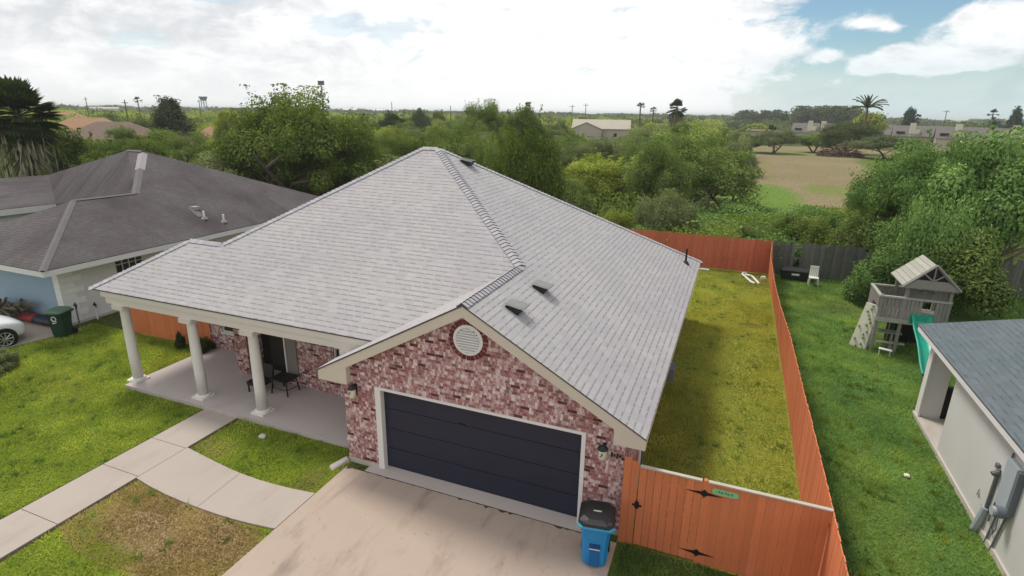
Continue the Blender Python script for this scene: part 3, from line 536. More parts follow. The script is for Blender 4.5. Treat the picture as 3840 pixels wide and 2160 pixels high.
FEATURE_TREES=[
(-23.4,25.4,9.4,11.0,'mound','deep','largest dark green tree, rising behind the gap between the two houses'),
(-26.4,24.0,7.8,6.5,'mound','deep','rounded dark tree leaning out beside the largest tree behind the brown roof'),
(-21.9,29.3,7.5,5.2,'broad','deep','dark tree with drooping sprays on the right flank of the largest tree'),
(-66.8,49.1,9.2,12.8,'cone','grey','long dark grey-green tree mass with a spiky top on the left skyline'),
(-66.1,57.6,7.8,4.7,'round','lime','small bright yellow-green round tree left of the largest tree'),
(-63.4,99.1,7.6,7.4,'round','dark','small very dark round tree on the skyline left of the roof peak'),
(-56.0,97.8,8.3,5.5,'round','grey','grey-green round tree just left of the roof peak on the skyline'),
(-57.4,108.5,8.1,4.8,'round','deep','small deep green tree behind the roof peak beside a grey-green one'),
(-22.7,58.9,9.3,8.0,'mound','mid','tall light green tree poking above the skyline right of the roof peak'),
(-13.7,48.5,8.7,6.2,'tall','mid','thin-topped green tree with wispy twigs on the skyline right of the peak'),
(-4.9,25.1,6.9,5.0,'weep','deep','dark weeping tree hanging over the back of the right roof slope'),
(-8.5,26.9,6.3,3.1,'weep','mid','mid green bushy tree directly behind the right roof slope near the ridge'),
(3.9,40.3,6.9,10.6,'mound','mid','large spreading mesquite with pale branches behind the orange back fence'),
(-1.9,57.7,6.9,9.2,'mound','sage','dusky green tree behind the spreading mesquite, right of the beige roof'),
(-6.6,61.0,5.2,7.7,'broad','sage','grey-green tree in front of the beige roofed house'),
(-3.1,36.1,4.8,5.7,'round','lime','yellow-green feathery tree between the roof slope and the mesquite'),
(-3.2,28.8,3.9,4.3,'round','mid','light green shrubby tree close behind the right roof slope'),
(4.0,27.2,3.5,4.2,'weep','sage','dark lower tree with hanging branches just behind the orange back fence'),
(0.9,25.7,2.4,2.8,'shrub','lime','yellow-green shrub behind the hip edge near the orange back fence'),
(7.5,42.4,4.1,4.4,'broad','sage','olive tree at the left edge of the bare field'),
(17.0,23.2,7.3,6.0,'mound','rich','largest rich green tree, rising behind the play set'),
(18.4,21.7,7.5,5.6,'round','rich','rich green tree at the right edge above the grey roof'),
(16.1,26.5,6.0,5.3,'mound','rich','rich green tree left of the largest one behind the play set'),
(17.2,19.5,3.7,4.5,'shrub','mid','low dense bush between the play set and the grey roof'),
(15.1,19.1,3.0,3.6,'shrub','rich','bushy green growth drooping just behind the play set roof'),
(14.9,24.7,3.6,3.7,'round','mid','light green tree drooping over the grey wooden fence left of the play set'),
(16.6,20.2,5.0,4.2,'weep','rich','rich green tree with hanging leaves right of the play set roof'),
(4.4,140.4,4.2,8.5,'broad','sage','olive tree on the far left edge of the bare field'),
(9.4,136.4,3.9,6.8,'round','dark','dark round tree among olive ones on the far edge of the field'),
(15.0,136.3,5.1,10.4,'broad','sage','olive tree with a forked visible trunk on the far edge of the field'),
(24.2,145.6,4.6,8.9,'round','mid','light green tree left of the brush pile on the far edge of the field'),
(30.5,144.8,7.2,13.3,'broad','dark','dark spreading tree above the brush pile'),
(36.4,129.6,4.7,13.1,'broad','sage','leaning tree with slanted trunks right of the brush pile'),
(40.1,177.7,9.5,10.2,'round','lime','bright yellow-green tree below the ragged palm'),
(30.9,174.0,2.9,5.3,'round','lime','small bright yellow-green tree in front of the first chimney'),
(12.1,230.4,5.3,11.9,'round','lime','pale yellow-green tree left of the dark conifer row'),
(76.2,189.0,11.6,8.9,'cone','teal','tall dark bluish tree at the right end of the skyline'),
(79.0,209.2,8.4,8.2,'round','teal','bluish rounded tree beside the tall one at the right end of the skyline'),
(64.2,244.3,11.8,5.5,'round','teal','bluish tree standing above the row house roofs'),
(-43.5,21.3,6.1,6.4,'shrub','deep','dark green bushes right of the shaggy fan palm'),
(-38.0,20.7,5.4,5.5,'shrub','mid','green bush behind the brown roof, second from the shaggy fan palm'),
(-39.1,24.3,5.5,6.2,'round','deep','dark tree just beyond the peak of the brown roof'),
(-30.6,22.3,4.8,6.0,'shrub','sage','grey-green shrub mass behind the right slope of the brown roof'),
(-24.7,19.9,3.9,3.4,'shrub','sage','pale grey-green shrub at the foot of the largest tree'),
(-51.7,35.9,5.7,6.9,'round','deep','dark olive tree behind the brown roof below the spiky skyline mass'),
(-46.9,21.4,3.0,4.9,'shrub','dark','very dark bush at the foot of the shaggy fan palm'),
(-53.1,28.7,5.0,5.6,'mound','deep','deep green tree between the shaggy fan palm and the brown roof peak'),
(-66.2,41.5,5.6,5.7,'mound','mid','mid green tree in front of the dark grey hip roof on the left'),
(-43.1,32.3,5.6,7.0,'mound','mid','mid green spreading tree left of the largest tree'),
(-35.0,27.9,5.4,4.9,'round','deep','deep green tree close on the left flank of the largest tree'),
(-28.1,40.9,6.1,5.3,'mound','mid','mid green tree on the right flank of the largest tree'),
(-21.5,36.9,5.8,5.9,'mound','deep','deep green tree showing just above the left slope of the grey roof'),
(-24.6,50.1,6.2,6.8,'mound','mid','mid green tree showing directly over the grey roof peak'),
(-30.7,69.5,7.1,6.9,'round','mid','light green tree standing beyond the grey roof peak, below the skyline'),
(-13.0,31.4,6.2,4.6,'round','mid','mid green round tree hugging the back of the grey roof just right of its peak'),
(-11.0,49.5,5.6,5.7,'mound','mid','mid green tree left of the beige roofed house, nearer the camera'),
(-14.3,44.0,6.3,4.9,'mound','deep','deep green tree below the wispy-topped tree on the skyline'),
(-6.6,44.5,5.3,4.8,'mound','sage','grey-green tree below the left end of the beige roof'),
(-2.2,49.6,5.5,5.1,'mound','mid','mid green tree below the right end of the beige roof'),
]
HEDGE=[
(7.4,29.3,1.6,3.4,'shrub','mid'),
(8.8,27.0,1.8,2.8,'shrub','mid'),
(10.3,29.6,1.7,2.6,'shrub','rich'),
(11.3,28.4,2.4,3.0,'shrub','mid'),
(12.2,27.5,2.6,3.2,'shrub','deep'),
(13.9,28.9,2.5,2.6,'shrub','rich'),
(14.5,26.3,2.9,3.1,'shrub','mid'),
]
WOOD=[
(-62.4,105.7,6.5,6.9,'mound','mid'),(-49.8,98.3,3.9,5.7,'shrub','deep'),(-4.4,167.1,4.9,6.4,'mound','mid'),(-99.4,109.6,5.8,6.7,'round','mid'),(-51.1,51.6,6.0,4.9,'weep','mid'),(-112.9,114.6,4.6,5.6,'round','mid'),(-52.7,118.6,5.1,7.0,'broad','lime'),(-41.0,69.4,5.5,7.4,'mound','sage'),(-56.6,128.2,5.0,5.0,'mound','mid'),(-88.3,141.2,4.7,5.5,'mound','deep'),(-75.1,78.6,4.6,6.5,'weep','mid'),(-50.3,159.0,4.3,7.5,'mound','lime'),(-13.0,68.2,4.6,6.3,'weep','mid'),(-81.8,84.2,6.1,5.7,'round','sage'),(-44.5,59.2,4.2,7.9,'round','mid'),(0.5,94.1,5.8,7.1,'round','lime'),(-75.2,83.5,4.4,7.7,'broad','mid'),(-39.3,46.3,4.1,7.4,'shrub','mid'),(-31.2,56.4,5.2,7.8,'shrub','mid'),(-1.0,170.3,4.8,7.6,'broad','deep'),(-63.5,142.6,5.0,5.3,'shrub','deep'),(-4.0,112.2,6.6,6.2,'mound','mid'),(-122.2,118.5,4.6,6.2,'broad','sage'),(-34.9,79.4,6.0,7.4,'broad','deep'),(-9.1,56.4,4.2,8.0,'shrub','deep'),(-38.5,83.0,5.5,7.1,'broad','mid'),(-13.1,64.1,4.7,5.5,'mound','mid'),(-6.6,104.1,6.0,6.0,'mound','sage'),(-35.0,111.0,6.4,5.8,'mound','sage'),(-46.8,82.5,4.2,6.6,'broad','mid'),(-14.0,58.4,3.9,7.8,'shrub','sage'),(-25.2,82.5,4.3,7.3,'broad','lime'),(-82.8,62.9,5.9,5.5,'mound','lime'),(-59.9,148.2,4.6,6.5,'weep','lime'),(-121.1,110.2,4.4,4.7,'round','mid'),(-8.9,97.6,4.9,6.1,'shrub','mid'),(-37.7,38.7,5.5,5.7,'mound','deep'),(-92.7,117.3,5.5,6.5,'weep','sage'),(-47.3,38.2,4.6,5.3,'mound','mid'),(-93.8,95.9,3.9,4.6,'mound','deep'),(-63.2,61.2,6.6,4.6,'weep','mid'),(-80.7,111.7,4.3,4.7,'mound','deep'),(-77.0,115.4,6.2,6.1,'weep','mid'),(-17.2,165.9,5.8,6.7,'round','lime'),(-73.1,102.2,6.6,6.8,'shrub','mid'),(-89.5,45.1,4.3,5.8,'round','lime'),(-18.4,84.2,4.7,6.1,'round','deep'),(-18.2,40.6,5.7,5.1,'mound','deep'),(4.4,150.6,5.5,5.9,'round','sage'),(-12.4,94.4,4.2,4.8,'weep','mid'),(-56.2,52.6,5.8,5.9,'mound','sage'),(-11.9,24.6,5.0,7.9,'broad','sage'),(-107.2,129.0,6.4,5.3,'broad','mid'),(-59.7,155.4,5.7,7.4,'weep','lime'),(-19.8,46.3,6.3,5.3,'mound','deep'),(-63.4,111.9,6.3,5.2,'shrub','mid'),(-54.2,101.3,5.3,5.9,'round','deep'),(-62.6,90.5,5.0,4.8,'shrub','sage'),(-25.6,31.6,5.4,6.5,'mound','sage'),(-39.7,76.5,6.0,5.1,'mound','lime'),(-69.2,152.6,4.0,4.7,'round','mid'),(-59.9,65.4,5.9,4.8,'mound','lime'),(-5.9,119.3,4.0,4.9,'mound','mid'),(-134.1,105.5,5.8,5.0,'broad','lime'),(-98.2,139.0,4.9,7.8,'broad','deep'),(-98.8,103.8,6.0,5.8,'broad','mid'),(-55.3,71.9,4.6,7.8,'weep','deep'),(-70.9,140.9,5.6,4.6,'broad','deep'),(-10.9,35.8,5.1,4.8,'mound','mid'),(-11.5,156.5,3.8,7.4,'shrub','lime'),(-128.2,66.5,4.1,6.8,'shrub','sage'),(-7.1,31.7,5.6,5.8,'shrub','deep'),(-21.9,103.0,4.0,4.9,'shrub','lime'),(-139.3,93.9,4.5,7.2,'weep','mid'),(1.3,47.5,3.9,7.1,'mound','mid'),(-85.4,126.6,5.5,4.9,'weep','lime'),(-47.6,102.3,6.5,4.9,'broad','sage'),(-9.4,131.1,5.6,7.5,'broad','deep'),(-84.5,132.9,4.2,5.3,'shrub','mid'),(4.2,52.1,4.8,4.8,'mound','deep'),(-48.8,108.3,4.1,6.2,'weep','lime'),(-65.6,152.8,6.0,5.7,'broad','sage'),(-100.5,89.9,6.0,6.4,'round','sage'),(-46.2,42.9,6.6,5.9,'broad','mid'),(-26.5,72.5,4.6,6.1,'mound','mid'),(-102.3,100.4,4.1,4.7,'weep','deep'),(-21.2,53.7,5.6,6.1,'mound','sage'),(-15.0,35.8,5.8,7.1,'broad','deep'),(-63.0,137.0,5.8,4.9,'mound','mid'),(-96.0,49.4,6.2,7.6,'mound','lime'),(-146.8,74.9,6.2,6.8,'mound','lime'),(-69.9,107.2,6.1,5.1,'mound','sage'),(-61.3,118.1,5.0,5.6,'weep','mid'),(-56.6,80.6,6.1,7.2,'mound','deep'),(-95.9,88.7,4.2,7.8,'mound','sage'),(-49.6,139.7,4.0,5.3,'mound','deep'),(-35.8,127.2,5.4,7.0,'broad','sage'),(-11.9,124.6,5.2,7.6,'round','deep'),(-61.3,56.5,5.4,7.9,'mound','sage'),(-13.5,147.9,3.9,5.8,'mound','mid'),(-95.0,64.9,6.6,7.5,'shrub','sage'),(-52.1,154.0,6.3,5.6,'mound','lime'),(-56.9,112.8,6.4,5.5,'shrub','mid'),(-33.1,42.0,4.6,6.9,'mound','sage'),(7.2,107.8,5.1,6.1,'broad','sage'),(-117.1,126.1,4.0,6.0,'shrub','mid'),(-137.9,100.1,5.7,5.6,'round','lime'),(-32.2,35.2,4.9,6.9,'mound','sage'),(-145.8,92.0,6.4,7.4,'shrub','mid'),(-88.5,105.9,4.9,5.3,'mound','mid'),(-19.5,89.5,3.9,7.1,'mound','sage'),(-70.9,79.3,3.8,5.4,'mound','sage'),(-83.5,121.4,5.5,5.6,'mound','mid'),(-38.6,101.7,5.9,5.2,'round','mid'),(-46.3,113.9,5.4,7.8,'broad','mid'),(-103.5,77.0,6.1,5.4,'weep','mid'),(-116.9,83.5,5.2,6.7,'round','sage'),(-9.4,166.2,4.7,7.2,'mound','sage'),(-71.6,114.2,4.4,5.1,'mound','deep'),(-101.4,97.0,4.6,5.3,'shrub','sage'),(-54.8,142.0,4.6,5.0,'round','mid'),(-148.2,87.3,5.4,6.7,'mound','lime'),(-85.8,147.7,5.7,6.1,'broad','sage'),(-86.0,89.3,5.0,5.3,'weep','deep'),(-71.6,133.7,4.2,5.8,'broad','deep'),(-2.7,132.7,4.6,6.8,'shrub','sage'),(-54.4,60.4,5.0,7.4,'round','lime'),(-1.9,86.2,6.3,6.9,'broad','deep'),(7.5,77.8,5.4,5.8,'shrub','sage'),(-84.5,75.7,4.7,5.4,'shrub','mid'),(4.4,122.3,5.4,6.8,'shrub','mid'),(-89.0,67.4,5.4,7.6,'mound','lime'),(-56.6,137.8,4.1,7.5,'weep','mid'),(-33.1,121.2,5.7,7.0,'mound','sage'),(-86.0,84.6,6.6,5.7,'mound','mid'),(-74.6,112.1,4.4,5.8,'round','mid'),(-69.3,32.6,5.2,4.8,'mound','mid'),(-21.6,63.9,5.3,7.3,'mound','mid'),(-110.9,119.0,4.3,8.0,'round','sage'),(-42.7,157.7,4.9,7.6,'round','mid'),(-42.1,109.6,5.7,7.8,'broad','mid'),(-28.7,104.2,5.2,7.5,'broad','mid'),(-58.8,142.5,5.9,5.4,'mound','mid'),(-87.3,111.3,4.0,5.2,'mound','mid'),(-101.8,124.6,4.5,5.7,'mound','mid'),(-83.2,58.4,4.3,6.0,'broad','sage'),(-128.3,93.1,4.3,6.0,'weep','deep'),(-71.5,121.1,6.2,7.7,'round','sage'),(-23.1,69.8,5.4,7.0,'shrub','sage'),(-5.3,67.0,3.8,8.0,'round','mid'),(-51.6,135.8,6.3,7.8,'broad','deep'),(-72.9,71.2,4.6,6.4,'weep','sage'),(-134.0,95.0,4.0,4.6,'mound','mid'),(-62.2,79.3,5.5,5.9,'broad','mid'),(-87.3,98.2,5.0,8.0,'round','mid'),(6.7,117.5,5.1,6.7,'mound','mid'),(-89.2,130.0,6.0,7.0,'weep','sage'),(-75.8,55.4,4.3,7.8,'round','sage'),(-98.8,68.1,6.0,6.5,'mound','mid'),(-26.5,37.1,5.5,4.5,'shrub','mid'),(3.7,163.3,3.9,5.2,'mound','sage'),(-10.9,136.6,4.0,6.9,'shrub','mid'),(-65.9,64.1,6.6,6.9,'mound','mid'),(-39.0,32.3,5.1,4.6,'shrub','lime'),(-39.9,63.1,5.8,6.3,'mound','lime'),(-32.2,95.6,5.4,5.5,'weep','sage'),(-36.9,114.7,3.9,5.5,'weep','deep'),(-53.5,88.7,6.1,7.4,'mound','mid'),(-130.7,97.5,5.6,7.0,'shrub','sage'),(-38.5,143.5,6.3,4.8,'mound','deep'),(-143.3,80.4,5.9,6.3,'shrub','mid'),(-29.7,28.6,3.8,7.1,'mound','mid'),(2.6,33.5,6.2,4.6,'broad','mid'),(-108.1,111.0,4.9,5.0,'shrub','mid'),(-62.7,33.8,3.9,4.8,'broad','mid'),(-114.3,106.1,5.9,6.2,'round','sage'),(-47.0,70.0,5.3,6.4,'weep','lime'),(-79.5,80.2,5.3,5.3,'weep','sage'),(-0.6,156.0,4.9,7.8,'mound','lime'),(-140.3,87.5,6.2,7.1,'mound','sage'),(-46.0,125.4,4.4,7.5,'shrub','sage'),(5.2,103.6,4.5,5.3,'shrub','mid'),(-112.0,56.5,5.1,5.0,'round','sage'),(-77.7,107.8,5.5,7.3,'shrub','mid'),(-70.1,91.6,6.1,7.6,'mound','sage'),(-120.0,114.1,4.8,7.1,'mound','lime'),(-76.6,98.0,6.6,6.3,'weep','lime'),(-21.2,73.4,4.8,5.1,'broad','deep'),(-103.9,92.3,5.8,5.0,'broad','mid'),(-91.6,84.7,5.1,6.8,'shrub','sage'),(-131.9,101.8,6.3,4.8,'weep','sage'),(-48.6,93.9,6.5,7.9,'mound','sage'),(-111.3,98.2,5.3,7.6,'broad','mid'),(-65.6,133.9,4.7,6.0,'round','mid'),(-39.8,149.6,5.5,7.4,'weep','lime'),(7.2,172.7,5.3,6.5,'mound','sage'),(-5.0,125.2,6.4,5.8,'round','mid'),(-141.8,72.4,5.0,7.3,'round','sage'),(-123.7,91.7,5.7,7.1,'round','sage'),(-32.3,90.1,5.8,4.9,'shrub','deep'),(-45.4,89.9,5.3,5.4,'shrub','sage'),(-24.8,93.1,5.3,6.4,'mound','sage'),(1.7,113.8,4.3,5.8,'round','mid'),(-75.1,129.3,3.9,5.5,'round','deep'),(-80.3,96.6,4.0,4.8,'weep','lime'),
]
# ================================================================== FENCES
def fence(name, label, path, mat, h=1.85, bw=.14, gap=.008, lean=None, cap=None, rails=True, jit=.02, posts=None, side=1, missing=(), group=None, broken=0, back=1):
    """boards along a polyline; lean(s) shifts the top sideways; each board is its own island in one panel mesh"""
    o = thing(name, label, 'fence', (path[0][0], path[0][1], 0), group)
    q = MB(); rl = MB(); P = [Vector((x, y, 0)) for x, y in path]; s = 0.0; tops = []
    for a, c in zip(P[:-1], P[1:]):
        L = (c-a).length; t = (c-a)/L; nrm = Vector((-t.y, t.x, 0))*side; k = max(1, int(L/(bw+gap)))
        for i in range(k):
            if any(m0 < s+i*(bw+gap) < m1 for m0, m1 in missing): continue
            u = i*L/k; p0 = a+t*(u+gap/2); p1 = a+t*(u+L/k-gap/2); hh = h+random.uniform(-jit, jit); yo = random.uniform(-.003, .003)
            if broken and random.random() < broken: hh -= random.uniform(.05, .25)
            ln = (lean(s+u) if lean else 0.0); ov = nrm*ln; th = nrm*.018; b0 = nrm*yo
            q.hexa([p0+b0, p1+b0, p1+b0+th, p0+b0+th]+[v+ov*(hh/h)+Vector((0, 0, hh-.03)) for v in (p0+b0, p1+b0, p1+b0+th, p0+b0+th)] if False else
                   [p0+b0+Vector((0, 0, .03)), p1+b0+Vector((0, 0, .03)), p1+b0+th+Vector((0, 0, .03)), p0+b0+th+Vector((0, 0, .03))]+[v+ov+Vector((0, 0, hh)) for v in (p0+b0, p1+b0, p1+b0+th, p0+b0+th)])
        if rails:
            for z in (.35, 1.0, 1.55):
                m_ = max(1, int(L/1.2))
                for i in range(m_):
                    u0, u1 = L*i/m_, L*(i+1)/m_; f0 = (lean(s+u0) if lean else 0)*z/h; f1 = (lean(s+u1) if lean else 0)*z/h
                    oo = .02 if back > 0 else -.042; p0, p1 = a+t*u0+nrm*(oo+f0), a+t*u1+nrm*(oo+f1); th = nrm*.04
                    rl.hexa([v+Vector((0, 0, z-.045)) for v in (p0, p1, p1+th, p0+th)]+[v+Vector((0, 0, z+.045)) for v in (p0, p1, p1+th, p0+th)])
        s += L
    q.build('board_panel', mat, o)
    if rails: rl.build('rail', mat, o)
    if posts:
        s = 0
        for a, c in zip(P[:-1], P[1:]):
            L = (c-a).length; t = (c-a)/L; nrm = Vector((-t.y, t.x, 0))*side; k = max(1, round(L/2.4))
            for i in range(k+1 if c == P[-1] else k):
                p = a+t*(L*i/k)+nrm*(.085 if back > 0 else -.085); e = (lean(s+L*i/k) if lean else 0); pm = MB(); z1 = h-.05 if back > 0 else h-.22
                w_ = .045; B = [p-t*w_-nrm*w_*.5, p+t*w_-nrm*w_*.5, p+t*w_+nrm*w_, p-t*w_+nrm*w_]
                pm.hexa(B+[v+nrm*e+Vector((0, 0, z1)) for v in B]); pm.build('post', posts, o)
            s += L
    if cap:
        cp = MB()
        for a, c in zip(P[:-1], P[1:]):
            t = (c-a).normalized(); nrm = Vector((-t.y, t.x, 0))*side; B = [a-nrm*.035, c-nrm*.035, c+nrm*.065, a+nrm*.065]
            cp.hexa([v+Vector((0, 0, h+jit+.001)) for v in B]+[v+Vector((0, 0, h+jit+.036)) for v in B])
        cp.build('top_cap', cap, o)
    return o
LEAN = [(-5, 0), (0, .02), (3, .045), (5, .08), (8, .13), (11, .24), (15, .33), (18.7, .27), (21, .12), (23, .04)]
def lean_side(s):
    y = -4.6+s
    for (a, va), (c, vc_) in zip(LEAN[:-1], LEAN[1:]):
        if a <= y <= c: return va+(vc_-va)*(y-a)/(c-a)
    return 0.0
fence('board_fence', 'long orange board fence running back between the two yards', [(10.19, -4.6), (10.19, -.2), (10.17, 4), (10.19, 8), (10.18, 12), (10.2, 17), (10.16, 19), (10.17, 22.75)], m_orange, 1.85, lean=lean_side, posts=m_greyw, side=1, back=-1)
fence('board_fence', 'faded orange board fence across the back of the yard, in front of the trees', [(10.15, 22.78), (-9.0, 22.78)], m_orange2, 1.84, side=-1, jit=.03)
fence('board_fence', 'dark orange board fence beyond the left porch column, reaching to the brick corner', [(-12.55, 3.55), (-8.6, 3.62)], m_orange, 1.85, posts=m_orange)
fence('board_fence', 'weathered grey board fence behind the storage box and white chair', [(10.22, 22.85), (26, 23.4)], m_greyw, 1.86, jit=.05, gap=.012, broken=.15, missing=((1.05, 1.35),))
# gate with fixed panel
gate = thing('fence_gate', 'orange board gate with black hinges and latch beside the blue-bin corner of the house', 'gate', (6.9, -.17, 0))
q = MB(); x = 6.93
while x < 8.08: q.box(x, x+.135, -.185+random.uniform(-.003, .003), -.165, .07, 1.82+random.uniform(-.01, .01)); x += .143
q.build('board_panel', m_orange, gate)
for z in (.3, 1.5): q = MB(); q.box(6.93, 8.07, -.164, -.125, z, z+.09); q.build('rail', m_orange, gate)
q = MB(); q.box(6.93, 8.05, -.20, -.125, 1.833, 1.858); q.build('top_cap', m_capw, gate)
def hinge(x, z):
    q = MB(); y = -.192
    for s_ in (-1, 1):
        P = [(x, z-.075), (x+s_*.06, z-.03), (x+s_*.20, z-.012), (x+s_*.32, z), (x+s_*.20, z+.012), (x+s_*.06, z+.03), (x, z+.075)]
        q.poly([(a, y, c) for a, c in P]); q.poly([(a, y-.008, c) for a, c in P])
        for i in range(len(P)): j = (i+1) % len(P); q.poly([(P[i][0], y, P[i][1]), (P[j][0], y, P[j][1]), (P[j][0], y-.008, P[j][1]), (P[i][0], y-.008, P[i][1])])
    q.tube([(x, y-.012, z-.08), (x, y-.012, z+.08)], .012, 8); return q.build('hinge', m_blackm, gate)
hinge(8.11, 1.60); hinge(8.11, .27)
q = MB(); q.box(6.84, 7.02, -.20, -.188, .96, 1.0); q.box(6.89, 6.97, -.205, -.188, .92, 1.06); q.tube([(6.93, -.205, .90), (6.93, -.215, 1.12)], .012, 6); q.build('latch', m_blackm, gate)
pnl = thing('board_fence', 'orange board fence panel with green sign, joined to the gate and side fence', 'fence', (8.1, -.17, 0))
q = MB(); x = 8.14
while x < 10.14: q.box(x, min(x+.138, 10.15), -.185+random.uniform(-.002, .002), -.165, .03, 1.82+random.uniform(-.006, .006)); x += .1432
q.build('board_panel', m_orange, pnl)
for z in (.35, 1.5): q = MB(); q.box(8.14, 10.15, -.164, -.125, z, z+.09); q.build('rail', m_orange, pnl)
q = MB(); q.box(8.155, 10.16, -.20, -.125, 1.833, 1.860); q.build('top_cap', m_capw, pnl)
q = MB(); q.box(8.08, 8.14, -.18, -.10, 0, 1.86); q.build('post', m_orange, pnl)
pst = thing('board_fence', 'narrow orange board strip fixed between the brick corner and the gate latch', 'fence', (6.62, -.17, 0))
q = MB(); q.box(6.63, 6.77, -.19, -.165, .03, 1.98); q.box(6.775, 6.91, -.19, -.165, .03, 1.92); q.build('board_panel', m_orange, pst); q = MB(); q.box(6.66, 6.88, -.164, -.10, .0, 1.88); q.build('post', m_orange, pst)
sg = MB(); pts = []
for cx_, a0 in ((.17, -90), (-.17, 90)):
    for k in range(9): a = R(a0+180*k/8); pts.append((cx_+.06*math.cos(a), .06*math.sin(a)))
for y, fl in ((-.203, 0), (-.196, 1)): sg.poly([(8.46+a, y, 1.70+c) for a, c in (pts if not fl else pts[::-1])])
for i in range(len(pts)): j = (i+1) % len(pts); sg.poly([(8.46+pts[i][0], -.196, 1.70+pts[i][1]), (8.46+pts[j][0], -.196, 1.70+pts[j][1]), (8.46+pts[j][0], -.203, 1.70+pts[j][1]), (8.46+pts[i][0], -.203, 1.70+pts[i][1])])
s0 = tag(sg.build('sign', m_sign), 'small rounded green sign fixed to the orange fence panel', 'sign')
q = MB(); xx = 8.31
for i in range(8): wd = .014+.008*(i*7 % 3); q.box(xx, xx+wd, -.206, -.2035, 1.685, 1.71+.012*(i*5 % 3)); xx += .036
q.build('lettering', M('dark_green_print', (.06, .20, .08), .6), s0)
# ================================================================== BINS
def bin_(name, label, at, rot, body, rim, lid, H_=1.0, wf=.50, df=.52, parts='front'):
    o = thing(name, label, 'wheelie bin', at); o.rotation_euler = (0, 0, rot)
    def ring(sx, sy, z, yo=0, ch=.06): return [Vector((x, y+yo, z)) for x, y in ((-sx+ch, -sy), (sx-ch, -sy), (sx, -sy+ch), (sx, sy-ch), (sx-ch, sy), (-sx+ch, sy), (-sx, sy-ch), (-sx, -sy+ch))]
    def loft(q, rs):
        for a, c in zip(rs[:-1], rs[1:]):
            for i in range(8): q.poly([a[i], a[(i+1) % 8], c[(i+1) % 8], c[i]])
        q.poly(rs[0][::-1]); q.poly(rs[-1])
    def B(q, n, m, par): # build in local space under an unmoved parent
        loc = par.location.copy(); me = q.build(n, m); me.parent = par; return me
    q = MB(); loft(q, [ring(.215, .23, .02), ring(.235, .25, .12), ring(.25, .27, .55), ring(.285, .31, .90), ring(.285, .31, .93)]); B(q, 'body', body, o)
    q = MB(); loft(q, [ring(.32, .345, .90), ring(.335, .36, .92), ring(.335, .36, .955), ring(.30, .325, .96)]); B(q, 'rim', rim, o)
    q = MB(); loft(q, [ring(.325, .35, .962, .0, .09), ring(.335, .36, .985, 0, .10), ring(.31, .34, 1.03, 0, .10), ring(.24, .27, 1.065, .02, .1), ring(.05, .06, 1.072, .02, .02)]); ld = B(q, 'lid', lid, o)
    q = MB(); q.tube([(-.27, .40, .93), (.27, .40, .93)], .018, 8); [q.tube([(x, .34, .93), (x, .40, .93)], .016, 6) for x in (-.27, .0, .27)]; B(q, 'handle', body, o)
    for s_ in (-1, 1):
        q = MB(); q.tube([(s_*.20, .25, .12), (s_*.275, .25, .12)], .12, 18); B(q, 'wheel', m_tyre, o)
    return o, ld
bb, ld = bin_('recycling_bin', 'blue recycling bin with black lid standing on the driveway corner', (6.30, -.80, .037), R(9), m_blue, m_bluel, m_black)
def loc(q, n, m, par): o = q.build(n, m); o.parent = par; return o
q = MB(); q.box(-.10, .10, -.292, -.262, .44, .54); loc(q, 'grab_recess', M('recess_shade_blue', (.008, .06, .2), .6), bb)  # raised block, the shade of a grab recess put into its blue
q = MB(); q.box(-.10, .10, -.298, -.268, .425, .445); loc(q, 'label_strip', m_white, bb)
q = MB(); q.box(-.09, .09, -.287, -.23, .05, .40); loc(q, 'front_channel', M('channel_shade_blue', (.010, .125, .34), .5), bb)  # raised strip, darker blue paints the shade of a sunken channel
q = MB(); q.box(-.075, .075, -.03, .005, 1.0745, 1.0765); q.box(-.07, -.02, -.025, 0, 1.0765, 1.0775); loc(q, 'lid_label', M('pale_lid_print', (.45, .45, .45), .6), ld)
q = MB(); q.box(-.19, .19, -.345, -.315, 1.005, 1.03); loc(q, 'grip', M('lid_grip', (.09, .085, .08), .5), ld)
for s_ in (-1, 1): q = MB(); q.tube([(s_*.27, -.28, 1.02), (s_*.20, -.30, 1.035)], .03, 8); loc(q, 'corner_plate', M('lid_corner', (.05, .05, .05), .5), ld)
gb, ld2 = bin_('garbage_bin', 'dark green wheelie bin with white number on the grass by the white brick corner', (-14.60, 2.30, .02), R(20), m_green, m_green, m_greenl)
def digit9(q, ox, oz, s, y):
    q.tube([(ox+s*.5*math.cos(R(a)), y, oz+s*.5*math.sin(R(a))) for a in range(0, 361, 30)], .018, 6); q.tube([(ox+s*.5, y, oz), (ox+s*.42, y, oz-s*.75), (ox, y, oz-s*1.0), (ox-s*.4, y, oz-s*.85)], .018, 6)
q = MB(); digit9(q, .03, .76, .17, -.303); loc(q, 'number', m_white, gb)
# ================================================================== PORCH FURNITURE AND SMALL YARD THINGS
tb = thing('side_table', 'low black table with splayed legs on the porch beside the front door', 'table', (-3.80, 1.98, .12))
q = MB(); q.box(-4.12, -3.50, 1.72, 2.24, .56, .61); q.build('table_top', m_blackm, tb)
for x, y, dx, dy in ((-4.06, 1.78, -.05, -.04), (-3.56, 1.78, .05, -.04), (-3.56, 2.18, .05, .05), (-4.06, 2.18, -.05, .05)):
    q = MB(); q.tube([(x, y, .57), (x+dx, y+dy, .12)], .022, 8); q.build('leg', m_blackm, tb)
for y in (1.76, 2.2):
    q = MB(); q.tube([(-3.54, 1.75, .30), (-3.54, 2.21, .26)] if y < 2 else [(-4.08, 1.76, .30), (-3.54, 1.76, .30)], .012, 6); q.build('stretcher', m_blackm, tb)
ch = thing('porch_chair', 'black padded porch chair standing behind the column nearest the garage', 'chair', (-4.55, 1.75, .12))
